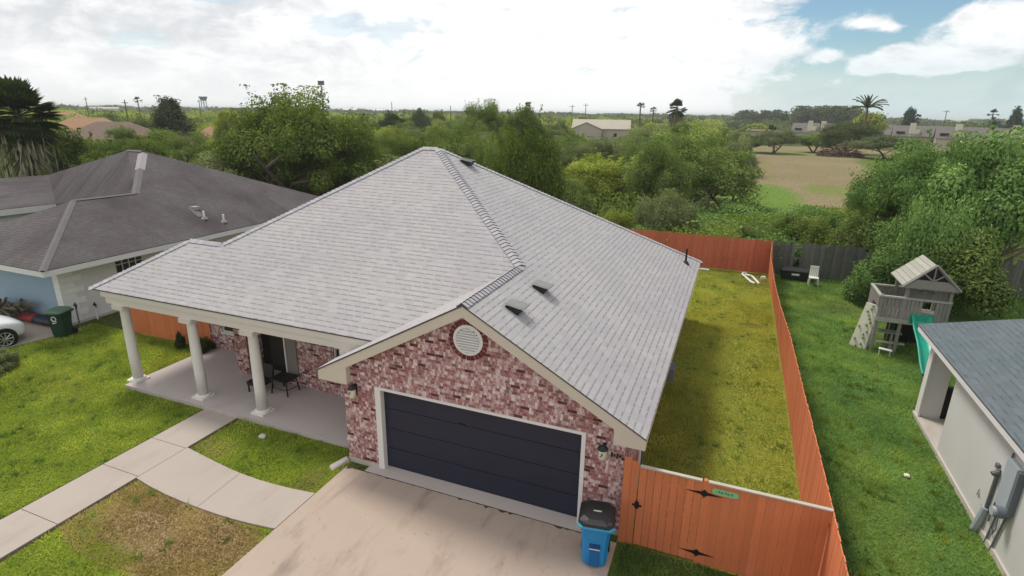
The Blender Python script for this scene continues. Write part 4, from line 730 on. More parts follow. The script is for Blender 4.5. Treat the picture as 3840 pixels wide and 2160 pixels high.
q = MB(); q.box(-4.82, -4.28, 1.52, 2.02, .36, .46); q.build('seat', m_blackm, ch)
q = MB(); q.hexa([(-4.82, 1.98, .46), (-4.28, 1.98, .46), (-4.28, 2.04, .46), (-4.82, 2.04, .46), (-4.80, 2.08, .86), (-4.30, 2.08, .86), (-4.30, 2.13, .86), (-4.80, 2.13, .86)]); q.build('backrest', m_blackm, ch)
for x in (-4.79, -4.31):
    for y in (1.55, 1.99): q = MB(); q.tube([(x, y, .37), (x, y, .12)], .025, 8); q.build('leg', m_blackm, ch)
q = MB(); q.box(-5.22, -4.48, 2.45, 2.95, .121, .14); tag(q.build('doormat', M('grey_mat', (.32, .29, .28), .95, .05, .2, 12)), 'pale grey doormat in front of the dark front door', 'doormat')
q = MB(); q.hexa([(-.30, -.42, .005), (-.12, -.50, .005), (.04, -.06, .005), (-.10, .0, .005), (-.27, -.38, .05), (-.14, -.44, .05), (.02, -.07, .11), (-.09, -.02, .11)]); tag(q.build('splash_block', m_stone), 'pale stone splash block at the bottom of the brick corner beside the driveway', 'splash block')
def rock(name, label, at, r, mat, seed):
    rg = random.Random(seed); bm = bmesh.new(); bmesh.ops.create_icosphere(bm, subdivisions=2, radius=r)
    for v in bm.verts: v.co *= 1+rg.uniform(-.16, .16); v.co.z *= .6
    me = bpy.data.meshes.new(name); bm.to_mesh(me); bm.free(); me.materials.append(mat); o = bpy.data.objects.new(name, me); C.objects.link(o); o.location = at
    return tag(o, label, 'stone' if 'stone' in name else 'ball' if 'ball' in name else 'litter')
rock('garden_stone', 'small pale stone in the grass below the porch edge', (-2.72, -.05, .03), .10, m_stone, 1)
rock('litter', 'crumpled white scrap lying on the deep green lawn beside the right house', (12.6, 4.6, .05), .07, m_pvc, 2)
# pvc pipes lying by the back fence
def pipes(label, pts, r=.055):
    q = MB(); q.tube([(x, y, .06) for x, y in pts], r, 10); return tag(q.build('drain_pipe', m_pvc), label, 'pipe')
pipes('bent white plastic pipe lying by the back fence, the longer of two', [(9.05, 22.35), (8.88, 22.3), (8.87, 22.0), (9.3, 20.6), (9.45, 20.45)])
pipes('white plastic pipe with an elbow lying nearest the side fence', [(8.98, 22.0), (9.3, 21.85), (9.40, 21.6), (9.66, 20.45)])
pipes('short white pipe lying on the grass just past the back corner of the roof', [(6.4, 22.2), (7.15, 22.15)])
q = MB(); q.box(9.75, 10.0, 21.2, 21.6, .02, .16); q.box(9.78, 9.97, 21.25, 21.55, .16, .22); tag(q.build('concrete_block', m_stone), 'small pale block on the ground where the side fence meets the back fence', 'block')
# storage box and resin chair
bx = thing('storage_box', 'black deck box with a white label against the grey fence', 'storage box', (11.4, 22.3, 0))
q = MB(); q.hexa([(10.78, 22.02, 0), (12.02, 22.02, 0), (12.02, 22.62, 0), (10.78, 22.62, 0), (10.74, 21.98, .52), (12.06, 21.98, .52), (12.06, 22.66, .52), (10.74, 22.66, .52)]); q.build('body', m_black, bx)
q = MB(); q.hexa([(10.70, 21.94, .525), (12.10, 21.94, .525), (12.10, 22.70, .525), (10.70, 22.70, .525), (10.78, 22.02, .62), (12.02, 22.02, .62), (12.02, 22.62, .62), (10.78, 22.62, .62)]); q.build('lid', M('grey_black_lid', (.035, .035, .036), .5), bx)
q = MB(); q.box(11.22, 11.58, 21.955, 21.975, .30, .40); q.build('label_plate', m_white, bx)
wc = thing('resin_chair', 'white plastic chair on the lawn right of the black storage box', 'chair', (12.2, 21.55, 0))
q = MB(); q.box(12.0, 12.42, 21.35, 21.78, .38, .42); q.build('seat', m_pvc, wc)
q = MB()
for i in range(5): q.hexa([(12.0+i*.086, 21.76, .42), (12.07+i*.086, 21.76, .42), (12.07+i*.086, 21.80, .42), (12.0+i*.086, 21.80, .42), (12.02+i*.08, 21.86, .86), (12.085+i*.08, 21.86, .86), (12.085+i*.08, 21.9, .86), (12.02+i*.08, 21.9, .86)])
q.box(12.02, 12.41, 21.855, 21.905, .86, .93); q.build('backrest', m_pvc, wc)
for x in (12.02, 12.40):
    for y in (21.37, 21.76): q = MB(); q.tube([(x, y, .39), (x+(.03 if x > 12.2 else -.03), y, 0)], .028, 8); q.build('leg', m_pvc, wc)
# ================================================================== PLAY SET
ps = thing('play_set', 'weathered wooden play tower with roof, climbing wall and teal slide', 'play set', (14.3, 13.7, 0))
X0, X1, Y0, Y1, DZ = 13.25, 15.35, 13.0, 14.55, 1.40
for x in (X0+.05, 14.02, X1-.05):
    for y in (Y0+.05, Y1-.05): q = MB(); q.box(x-.05, x+.05, y-.05, y+.05, 0, 2.65 if x > 13.6 else 2.2); q.build('post', m_playw, ps)
q = MB(); [q.box(X0+i*.15, X0+i*.15+.145, Y0, Y1, DZ-.03, DZ) for i in range(14)]; q.build('deck', m_playw, ps)
q = MB(); q.box(X0-.03, X1+.03, Y0-.04, Y0-.002, DZ-.2, DZ-.03); q.box(X0-.03, X1+.03, Y1, Y1+.04, DZ-.2, DZ-.03); q.box(X0-.04, X0-.002, Y0, Y1, DZ-.2, DZ-.03); q.box(X1+.002, X1+.04, Y0, Y1, DZ-.2, DZ-.03); q.build('deck_frame', m_playp, ps)
q = MB()
for i in range(11): x = X0+.0+i*.118; q.box(x, x+.10, Y0-.03, Y0-.005, DZ-.05, 2.12)
for i in range(13): y = Y0+.02+i*.118; q.box(X0-.03, X0-.005, y, y+.10, DZ+.35 if i < 7 else DZ, 2.12)
for i in range(11): x = X0+.0+i*.118; q.box(x, x+.10, Y1+.005, Y1+.03, DZ, 2.12)
for i in range(4): x = 14.92+i*.112; q.box(x, x+.10, Y0-.03, Y0-.005, DZ-.35, 2.12)
q.build('railing', m_playw, ps)
q = MB(); q.box(X0-.05, X1+.02, Y0-.06, Y0+.05, 2.12, 2.18); q.box(X0-.06, X0+.05, Y0, Y1, 2.121, 2.181); q.box(X0, X1, Y1-.05, Y1+.06, 2.12, 2.18); q.build('top_rail', m_playp, ps)
q = MB()                                     # upper tower wall with little window holes
for i in range(8):
    x = 14.06+i*.155
    q.box(x, x+.15, Y0+.30, Y0+.325, 2.0, 2.62) if i not in (2, 5) else (q.box(x, x+.15, Y0+.30, Y0+.325, 2.0, 2.30), q.box(x, x+.15, Y0+.30, Y0+.325, 2.46, 2.62))
q.build('tower_wall', m_playw, ps)
ZE, ZA, XM = 2.62, 3.42, 14.64; RX0, RX1, RY0, RY1 = 13.78, 15.50, Y0-.12, Y1+.05
q = MB()
for side, xe in ((-1, RX0), (1, RX1)):
    for i in range(7):
        t0, t1 = i/7, (i+1)/7-.006; P = lambda t, y, h=0: (xe+(XM-xe)*t, y, ZE+(ZA-ZE)*t+h)
        q.hexa([P(t0, RY0), P(t1, RY0), P(t1, RY1), P(t0, RY1), P(t0, RY0, .035), P(t1, RY0, .022), P(t1, RY1, .022), P(t0, RY1, .035)])
q.build('roof', m_playp, ps)
q = MB(); y = RY0-.03                        # gable face with fan cut-outs
tri = lambda t: (RX0+.06+(XM-RX0-.06)*t, RX1-.06-(RX1-.06-XM)*t)
q.hexa([(RX0+.02, y, ZE-.05), (RX1-.02, y, ZE-.05), (RX1-.02, y+.03, ZE-.05), (RX0+.02, y+.03, ZE-.05), (RX0+.42, y, ZE+.27), (RX1-.42, y, ZE+.27), (RX1-.42, y+.03, ZE+.27), (RX0+.42, y+.03, ZE+.27)])
for a, c in (((RX0+.02, ZE-.02), (XM, ZA+.02)), ((RX1-.02, ZE-.02), (XM, ZA+.02)), ((XM, ZE+.25), (XM-.34, ZE+.52)), ((XM, ZE+.25), (XM, ZA)), ((XM, ZE+.25), (XM+.34, ZE+.52))):
    q.tube([(a[0], y+.012, a[1]), (c[0], y+.012, c[1])], .05 if a[1] < ZE+.1 else .028, 4)
q.build('gable_front', m_playw, ps)
q = MB(); q.poly([(RX0+.40, y+.06, ZE+.25), (RX1-.40, y+.06, ZE+.25), (XM, y+.06, ZA-.03)]); q.build('gable_backing', m_dark, ps)
q = MB(); q.hexa([(12.66, 13.42, 0), (13.10, 13.02, 0), (13.17, 13.07, 0), (12.73, 13.47, 0), (13.02, 13.76, 1.62), (13.38, 13.40, 1.62), (13.44, 13.46, 1.62), (13.08, 13.82, 1.62)])
cw = q.build('climbing_wall', M('pale_mossy_wood', (.50, .51, .40), .9, .1, .2, 9), ps)
m_hold = M('faded_holds', (.30, .33, .22), .8)
for i in range(14):
    t = (i+.5)/14; f = random.random(); p = Vector((12.66, 13.42, 0)).lerp(Vector((13.02, 13.76, 1.62)), t)+Vector((.38, -.38, 0))*(.12+.76*f); q = MB(); q.tube([p, p+Vector((-.05, -.06, .05))], .04, 6); q.build('hold', m_hold, cw)
q = MB(); pr = []
for i in range(15):                          # wavy slide with raised sides
    t = i/14; y = 13.0-2.35*t; z = DZ-.02-(DZ-.12)*(t**.9)-.05*math.sin(t*9.5); pr.append((y, z))
for (ya, za), (yb, zb) in zip(pr[:-1], pr[1:]):
    sec = lambda y, z: [(14.28, y, z+.24), (14.34, y, z+.24), (14.42, y, z+.04), (14.74, y, z+.04), (14.82, y, z+.24), (14.88, y, z+.24), (14.78, y, z-.02), (14.38, y, z-.02)]
    a, c = sec(ya, za), sec(yb, zb)
    for k in range(8): q.poly([a[k], a[(k+1) % 8], c[(k+1) % 8], c[k]])
q.build('slide', m_teal, ps, smooth=True)
q = MB(); q.box(14.24, 14.95, 12.95, 13.0, 1.28, 1.62); q.build('slide_hood', m_teal, ps)
q = MB(); q.box(13.30, 14.28, 13.45, 13.62, .62, .66); q.box(13.30, 14.28, 13.64, 13.82, .62, .66); q.tube([(14.0, 13.6, .62), (14.0, 13.6, 0)], .05, 6); q.build('picnic_table', m_playp, ps)
q = MB(); q.box(13.38, 14.30, 13.02, 13.18, .38, .42); q.tube([(13.9, 13.1, .38), (13.9, 13.1, 0)], .04, 6); q.build('bench', m_playp, ps)
q = MB(); q.box(14.10, 14.16, 13.85, 14.5, 0, 1.15); q.box(14.16, 15.2, 14.45, 14.5, 0, 1.2); q.build('lower_wall', m_dark, ps)
sw = MB(); sw.hexa([(13.45, 12.62, .26), (13.85, 12.55, .24), (13.88, 12.72, .24), (13.48, 12.78, .26), (13.45, 12.62, .29), (13.85, 12.55, .27), (13.88, 12.72, .27), (13.48, 12.78, .29)]); sw.tube([(13.5, 12.7, .26), (13.5, 12.7, 0)], .02, 6); sw.tube([(13.82, 12.65, .25), (13.82, 12.65, 0)], .02, 6)
tag(sw.build('small_bench', m_pvc), 'small white bench on the grass in front of the play set picnic table', 'bench')
# ================================================================== HOUSE ON THE RIGHT
rh = thing('house', 'pale stucco house with blue-grey shingle roof, electric meter and corner porch', 'house', (13.5, 0, 0))
ex, ez, sl_ = 13.27, 2.60, .22
zr = lambda x: ez+sl_*(x-ex)
q = MB(); q.slabpoly([(ex, -16, ez), (19.5, -16, zr(19.5)), (19.5, 8.65, zr(19.5)), (ex, 8.65, ez)], (0, 0, -.03), 0, 1); q.slabpoly([(19.5, -16, zr(19.5)), (26, -16, ez), (26, 8.65, ez), (19.5, 8.65, zr(19.5))], (0, 0, -.03), 0, 1)
q.build('roof', [m_roofrt, m_edge], rh)
q = MB(); q.box(ex+.01, ex+.04, -16, 8.6, ez-.17, ez-.032); q.poly([(ex+.04, -16, ez-.17), (13.56, -16, ez-.17), (13.56, 8.6, ez-.17), (ex+.04, 8.6, ez-.17)]); q.hexa([(ex+.04, 8.57, ez-.17), (19.5, 8.57, zr(19.5)-.2), (19.5, 8.61, zr(19.5)-.2), (ex+.04, 8.61, ez-.17), (ex+.04, 8.57, ez-.035), (19.5, 8.57, zr(19.5)-.035), (19.5, 8.61, zr(19.5)-.035), (ex+.04, 8.61, ez-.035)]); q.build('fascia', m_fasc, rh)
q = MB(); q.box(13.56, 25.7, -16, 6.05, .1, 2.42); q.build('wall', m_stucco, rh); q = MB(); q.box(14.75, 25.7, 6.052, 8.2, .1, 2.42); q.build('wall', m_stucco, rh)
q = MB(); q.box(13.53, 25.73, -16, 8.25, 0, .10); q.box(13.52, 13.58, -16, 6.0, .0, .13); q.build('foundation', m_found, rh)
q = MB(); q.box(13.57, 14.10, 7.95, 8.2, .10, 2.43); q.box(13.57, 13.62, 7.90, 7.95, .10, 2.43); q.box(13.57, 14.75, 7.97, 8.18, 2.2, 2.44); q.build('porch_pillar', m_fasc, rh)
q = MB(); q.box(13.55, 13.62, 6.05, 8.2, 2.15, 2.44); q.build('porch_beam', m_fasc, rh)
q = MB(); q.box(14.10, 14.75, 8.0, 8.15, .1, 1.05); q.build('porch_screen', m_dark, rh)
e_ = MB(); e_.box(13.45, 13.56, 2.18, 2.62, 1.02, 2.02); ep = e_.build('electric_panel', m_box, rh)
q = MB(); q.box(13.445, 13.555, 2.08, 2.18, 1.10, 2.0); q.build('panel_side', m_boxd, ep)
q = MB(); q.tube([(13.46, 2.20, 1.06), (13.32, 2.20, 1.06)], .12, 16); q.tube([(13.32, 2.20, 1.06), (13.26, 2.20, 1.06)], .09, 16, 1); mt = q.build('meter', [m_boxd, m_box], rh)
def pipe_(pts, r, mat=None): q = MB(); q.tube(pts, r, 8); return q.build('conduit', mat or m_pipe, rh)
pipe_([(13.52, 2.98, .62), (13.52, 2.96, 1.55)], .035); pipe_([(13.46, 3.05, .02), (13.52, 2.98, .62)], .075, m_box); pipe_([(13.53, 2.78, .45), (13.53, 2.72, 1.3), (13.53, 2.66, 2.1)], .018)
pipe_([(13.53, 2.67, 0), (13.53, 2.55, .92)], .022); pipe_([(13.53, 2.42, 0), (13.53, 2.24, .95)], .022); pipe_([(13.53, 2.62, .4), (13.52, 2.5, .35), (13.53, 2.44, .5), (13.53, 2.5, .8)], .012)
pipe_([(13.53, 2.98, .62), (13.50, 3.08, .58)], .03); pipe_([(13.53, 2.9, .55), (13.52, 2.83, .75), (13.53, 2.78, .65)], .015)
q = MB(); q.box(13.50, 13.56, 3.0, 3.10, 1.52, 1.62); q.tube([(13.53, 2.95, 1.5), (13.42, 2.92, 1.44)], .05, 8); q.build('flood_lamp', m_pipe, rh)
q = MB(); q.tube([(13.54, 3.52, .55), (13.54, 3.48, .72)], .008, 5); q.tube([(13.54, 3.40, .56), (13.54, 3.46, .64)], .008, 5); q.build('wall_bracket', m_pipe, rh)
# ================================================================== HOUSE ON THE LEFT
lh = thing('house', 'low house with a dark brown hipped roof, white brick side and pale blue front', 'house', (-18, 6, 0))
ez, q = 2.60, MB(); A_, B_, J_, W_ = (-22.97, 11.77, 5.92), (-21.8, 11.77, 5.92), (-18.2, 8.45, 4.30), (-18.25, 5.75, 4.33)
T = (0, 0, -.03); FE, BE = (-14.4, 2.0, ez), (-14.4, 19.1, ez)
q.slabpoly([FE, BE, B_, J_, W_], T, 0, 1); q.slabpoly([(-22.1, 2.0, ez), FE, W_], T, 0, 1); q.slabpoly([(-22.1, 2.0, ez), W_, J_, (-22.1, 9.0, ez)], T, 0, 1)
VB, VA, VE, VF = (-29.6, 11.4, 2.6), (-31.6, -3.0, 2.6), (-36.3, 15.1, 3.6), (-38.3, 0.0, 3.6)
q.slabpoly([J_, B_, A_], T, 0, 1); q.slabpoly([J_, A_, VB], T, 0, 1); q.slabpoly([VB, A_, VE], T, 0, 1); q.slabpoly([VA, VB, VE, VF], T, 0, 1); q.slabpoly([BE, (-30, 19.1, ez), A_, B_], T, 0, 1)
q.slabpoly([J_, VB, (-22.1, 9.0, ez)], T, 0, 1)
lr = q.build('roof', [m_rooflt, m_edge], lh)
m_ltcap = M('pale_cap_shingles', (.165, .148, .148), .92, .1, .15, 3); m_ltcap2 = M('new_cap_shingles', (.33, .29, .30), .92, .1, .08, 3)
def strip(a, c, wd, mat, nm='ridge_cap', par=None):
    a, c = Vector(a), Vector(c); t = (c-a).normalized(); sd = t.cross(Vector((0, 0, 1))).normalized(); q = MB(); u = Vector((0, 0, .04))
    q.poly([a+sd*wd-Vector((0, 0, wd*.42-.03)), a+u, c+u, c+sd*wd-Vector((0, 0, wd*.42-.03))]); q.poly([a+u, a-sd*wd-Vector((0, 0, wd*.42-.03)), c-sd*wd-Vector((0, 0, wd*.42-.03)), c+u]); return q.build(nm, mat, lr)
strip(FE, W_, .13, m_ltcap); strip(W_, J_, .10, m_ltcap); strip(J_, Vector(J_).lerp(Vector(B_), .55), .17, m_ltcap); strip(Vector(J_).lerp(Vector(B_), .55), Vector(J_).lerp(Vector(B_), .95), .22, m_ltcap2); strip(A_, B_, .14, m_ltcap)
zl = lambda x: ez+.45*(-14.4-x)
def stub(x, y, h): 
    q = MB(); q.tube([(x, y, zl(x)-.05), (x, y, zl(x)+h)], .05, 8); o = q.build('vent_pipe', m_pvc, lh)
    q = MB(); q.lathe([(.17, -.03), (.12, .05), (.06, .09)], (x, y, zl(x)), 12); q.build('flashing', m_ltcap2, o)
stub(-15.55, 9.75, .36); stub(-15.05, 10.4, .36)
q = MB(); q.box(-16.55, -16.2, 9.85, 10.15, zl(-16.4)-.05, zl(-16.4)+.10); q.build('roof_vent', m_ltcap2, lh)
q = MB(); q.hexa([(-16.5, 9.7, zl(-16.5)+.015), (-15.7, 9.55, zl(-15.7)+.015), (-15.7, 9.85, zl(-15.7)+.015), (-16.5, 10.1, zl(-16.5)+.015), (-16.5, 9.7, zl(-16.5)+.025), (-15.7, 9.55, zl(-15.7)+.025), (-15.7, 9.85, zl(-15.7)+.025), (-16.5, 10.1, zl(-16.5)+.025)]); q.build('roof_patch', M('patch_shingles', (.15, .13, .135), .9), lr)
q = MB(); q.box(-14.43, -14.40, 2.02, 19.05, ez-.24, ez-.032); q.box(-22.1, -14.43, 2.01, 2.04, ez-.24, ez-.032); q.poly([(-15.45, 3.0, ez-.19), (-14.43, 2.04, ez-.19), (-14.43, 19.0, ez-.19), (-15.45, 19.0, ez-.19)]); q.poly([(-22.1, 2.04, ez-.19), (-14.43, 2.04, ez-.19), (-15.45, 3.0, ez-.19), (-22.1, 3.0, ez-.19)])
q.build('fascia', m_fasc, lh); q = MB(); q.hexa([(-31.56, -3.0, 2.25), (-29.56, 11.4, 2.25), (-29.6, 11.42, 2.25), (-31.6, -2.98, 2.25), (-31.56, -3.0, 2.57), (-29.56, 11.4, 2.57), (-29.6, 11.42, 2.57), (-31.6, -2.98, 2.57)]); q.build('fascia', m_fasc, lh)
q = MB(); wall_with_hole(q, 0, 1, 0, 0, 1, .2, .3, .2, .3) if False else None
wx = -15.45
q.poly([(wx, 3.0, .1), (wx, 5.15, .1), (wx, 5.15, 2.42), (wx, 3.0, 2.42)]); q.poly([(wx, 6.35, .1), (wx, 18.9, .1), (wx, 18.9, 2.42), (wx, 6.35, 2.42)]); q.poly([(wx, 5.15, .1), (wx, 6.35, .1), (wx, 6.35, 1.15), (wx, 5.15, 1.15)]); q.poly([(wx, 5.15, 2.3), (wx, 6.35, 2.3), (wx, 6.35, 2.42), (wx, 5.15, 2.42)])
wq = MB(); wq.poly([(-32.0, -2.8, 0), (-29.95, 11.3, 0), (-29.95, 11.3, 2.5), (-32.0, -2.8, 2.5)]); wq.build('wing_wall', m_nbw, lh); q.poly([(-30, 18.9, 0), (wx, 18.9, 0), (wx, 18.9, 2.42), (-30, 18.9, 2.42)]); q.build('wall', m_nbw, lh)
q = MB(); q.poly([(-21.8, 3.0, .05), (wx-.3, 3.0, .05), (wx-.3, 3.0, 2.42), (-21.8, 3.0, 2.42)]); q.build('front_wall', m_bluew, lh)
q = MB()
for i in range(10): wl = .80 if i % 2 else .50; q.box(wx-.32-.0, wx+.025, 2.97, 3.0+wl, .1+i*.23, .1+i*.23+.222)
q.build('corner_quoins', m_quoin, lh)
q = MB(); q.box(wx-.02, wx+.03, 3.0, 18.9, 0, .10); q.build('foundation', m_found, lh)
q = MB(); q.box(wx-.09, wx-.03, 5.15, 6.35, 1.15, 2.30); lw = q.build('window', m_glass, lh)
q = MB()
for i in range(5): y = 5.15+i*.29; q.box(wx-.03, wx-.005, y, y+.035, 1.15, 2.3)
for i in range(4): z = 1.15+i*.38; q.box(wx-.029, wx-.006, 5.15, 6.35, z, z+.03)
q.build('muntin', m_fasc, lw)
q = MB(); q.box(wx, wx+.05, 12.2, 13.4, 1.15, 2.2); q.build('window', m_dark, lh)
def tap(label, x, y, h, cam_=True):
    q = MB(); q.tube([(x, y, 0), (x, y, h)], .028, 8); o = tag(q.build('stand_pipe', m_pvc if cam_ else m_pipe), label, 'tap'); k = MB(); k.tube([(x-.05, y, h), (x+.10, y-.03, h+.02)], .045, 8); k.tube([(x, y, h), (x, y, h+.10)], .03, 6); k.tube([(x+.1, y-.03, h+.02), (x+.11, y-.03, h-.10)], .025, 6); kk = k.build('tap_head', m_blackm); kk.parent = o
tap('white stand pipe with a black tap at the foot of the white brick side wall', -15.25, 3.95, .62); tap('black garden tap sticking up just behind the green bin', -15.05, 3.15, .88, False)
# ================================================================== CAR, CLUTTER
car = thing('car', 'white hatchback parked on the left driveway, only its front end in view', 'car', (-16.25, -.28, 0))
car.rotation_euler = (0, 0, R(84))
def section(x, zb, zs, zr_, wb, wr): # half widths: body wb, roof wr
    return [Vector((x, y, z)) for y, z in ((-wb*.9, zb), (-wb, zb+.14), (-wb, zs-.10), (-wb*.93, zs), (-wr, zr_), (0, zr_+.03), (wr, zr_), (wb*.93, zs), (wb, zs-.10), (wb, zb+.14), (wb*.9, zb))]
prof = [(-1.95, .35, .80, .82, .70, .55), (-1.85, .24, .90, 1.0, .80, .62), (-1.5, .22, .94, 1.40, .84, .60), (-.7, .20, .94, 1.50, .86, .62), (.1, .20, .93, 1.47, .86, .62), (.75, .20, .92, 1.10, .86, .66), (1.05, .20, .90, .98, .86, .66), (1.6, .20, .82, .88, .84, .60), (1.88, .22, .70, .75, .76, .52), (2.02, .28, .56, .60, .60, .42)]
q = MB(); ss = [section(*p) for p in prof]
for a, c in zip(ss[:-1], ss[1:]):
    for k in range(10): q.poly([a[k], c[k], c[k+1], a[k+1]])
    q.poly([a[0], a[10], c[10], c[0]])
q.poly(ss[0]); q.poly(ss[-1][::-1]); bd = q.build('body', m_car); bd.parent = car
bm = bmesh.new(); bm.from_mesh(bd.data); bmesh.ops.remove_doubles(bm, verts=bm.verts, dist=.001); bmesh.ops.recalc_face_normals(bm, faces=bm.faces); bm.to_mesh(bd.data); bm.free()
sm = bd.modifiers.new('s', 'SUBSURF'); sm.levels = sm.render_levels = 2; bd.data.polygons.foreach_set('use_smooth', [True]*len(bd.data.polygons))
q = MB(); q.hexa([(.28, -.60, 1.40), (.80, -.64, 1.06), (.80, .64, 1.06), (.28, .60, 1.40), (.30, -.60, 1.44), (.86, -.64, 1.10), (.86, .64, 1.10), (.30, .60, 1.44)]); o_ = q.build('windscreen', m_glass); o_.parent = car
for sx in (1.22, -1.25):
    for sy in (-1, 1):
        q = MB(); q.tube([(sx, sy*.60, .32), (sx, sy*.865, .32)], .385, 24); o_ = q.build('wheel_arch', m_blackm); o_.parent = car
        q = MB(); q.tube([(sx, sy*.70, .315), (sx, sy*.885, .315)], .315, 24); wo_ = q.build('wheel', m_tyre); wo_.parent = car
        q = MB(); q.tube([(sx, sy*.84, .315), (sx, sy*.893, .315)], .05, 10)
        for k in range(9): a = 6.28318*k/9; q.tube([(sx, sy*.892, .315), (sx+.225*math.cos(a), sy*.892, .315+.225*math.sin(a))], .022, 5)
        q.tube([(sx+.235*math.cos(6.28318*k/20), sy*.885, .315+.235*math.sin(6.28318*k/20)) for k in range(21)], .02, 5); o_ = q.build('rim', m_rim); o_.parent = wo_
for sy in (-1, 1):
    q = MB(); q.hexa([(1.50, sy*.76, .70), (1.86, sy*.66, .60), (1.84, sy*.46, .64), (1.50, sy*.60, .78), (1.50, sy*.77, .79), (1.84, sy*.66, .685), (1.80, sy*.48, .735), (1.50, sy*.60, .86)]); o_ = q.build('headlight', m_light); o_.parent = car
q = MB(); q.box(1.90, 2.015, -.42, .42, .34, .46); o_ = q.build('grille', m_blackm); o_.parent = car
hl = thing('kayak', 'low red and dark blue hull lying by the pale blue wall behind the white car', 'boat', (-16.8, 2.45, .03))
def hull(x0, x1, mat, nm):
    q = MB(); n = 8; rings = []
    for i in range(n+1):
        x = x0+(x1-x0)*i/n; t = (x+18.6)/3.6; r = .24*max(.12, math.sin(math.pi*min(max(t, .03), .97))**.6); rings.append([(x, 2.70+r*math.cos(a), .14+.10*r/.3+.20*r/.3*math.sin(a)) for a in [6.28318*k/12 for k in range(12)]])
    for a, c in zip(rings[:-1], rings[1:]):
        for k in range(12): q.poly([a[k], a[(k+1) % 12], c[(k+1) % 12], c[k]])
    q.poly(rings[0]); q.poly(rings[-1]); return q.build(nm, mat, hl, smooth=True)
hull(-18.6, -16.75, m_red, 'red_half'); hull(-16.75, -15.05, m_navy, 'navy_half')
rg = random.Random(4); q = MB()
for i in range(40):
    x, y = -18.9+rg.uniform(0, 1.3), 2.3+rg.uniform(-.2, .5); q.tube([(x, y, rg.uniform(.2, .8)), (x+rg.uniform(-.5, .8), y+rg.uniform(-.2, .2), rg.uniform(.3, .95))], .05, 5)
tag(q.build('wood_pile', m_tarp), 'olive brown heap of scrap wood against the pale blue wall at the left edge', 'wood pile')
q = MB()
for i in range(46):
    p = Vector((-17.9+rg.uniform(-.2, .2), 2.7, .3)); pts = [p]
    dx = rg.uniform(.0, .22); 
    for k in range(6): p = p+Vector((dx+rg.uniform(-.04, .06), rg.uniform(-.04, .04), .16-.02*k+rg.uniform(-.06, .03))); pts.append(p)
    q.tube(pts, [.012-.0014*j for j in range(7)], 4)
tag(q.build('dead_shrub', m_barkp), 'leafless dead shrub spreading against the pale blue wall', 'shrub')
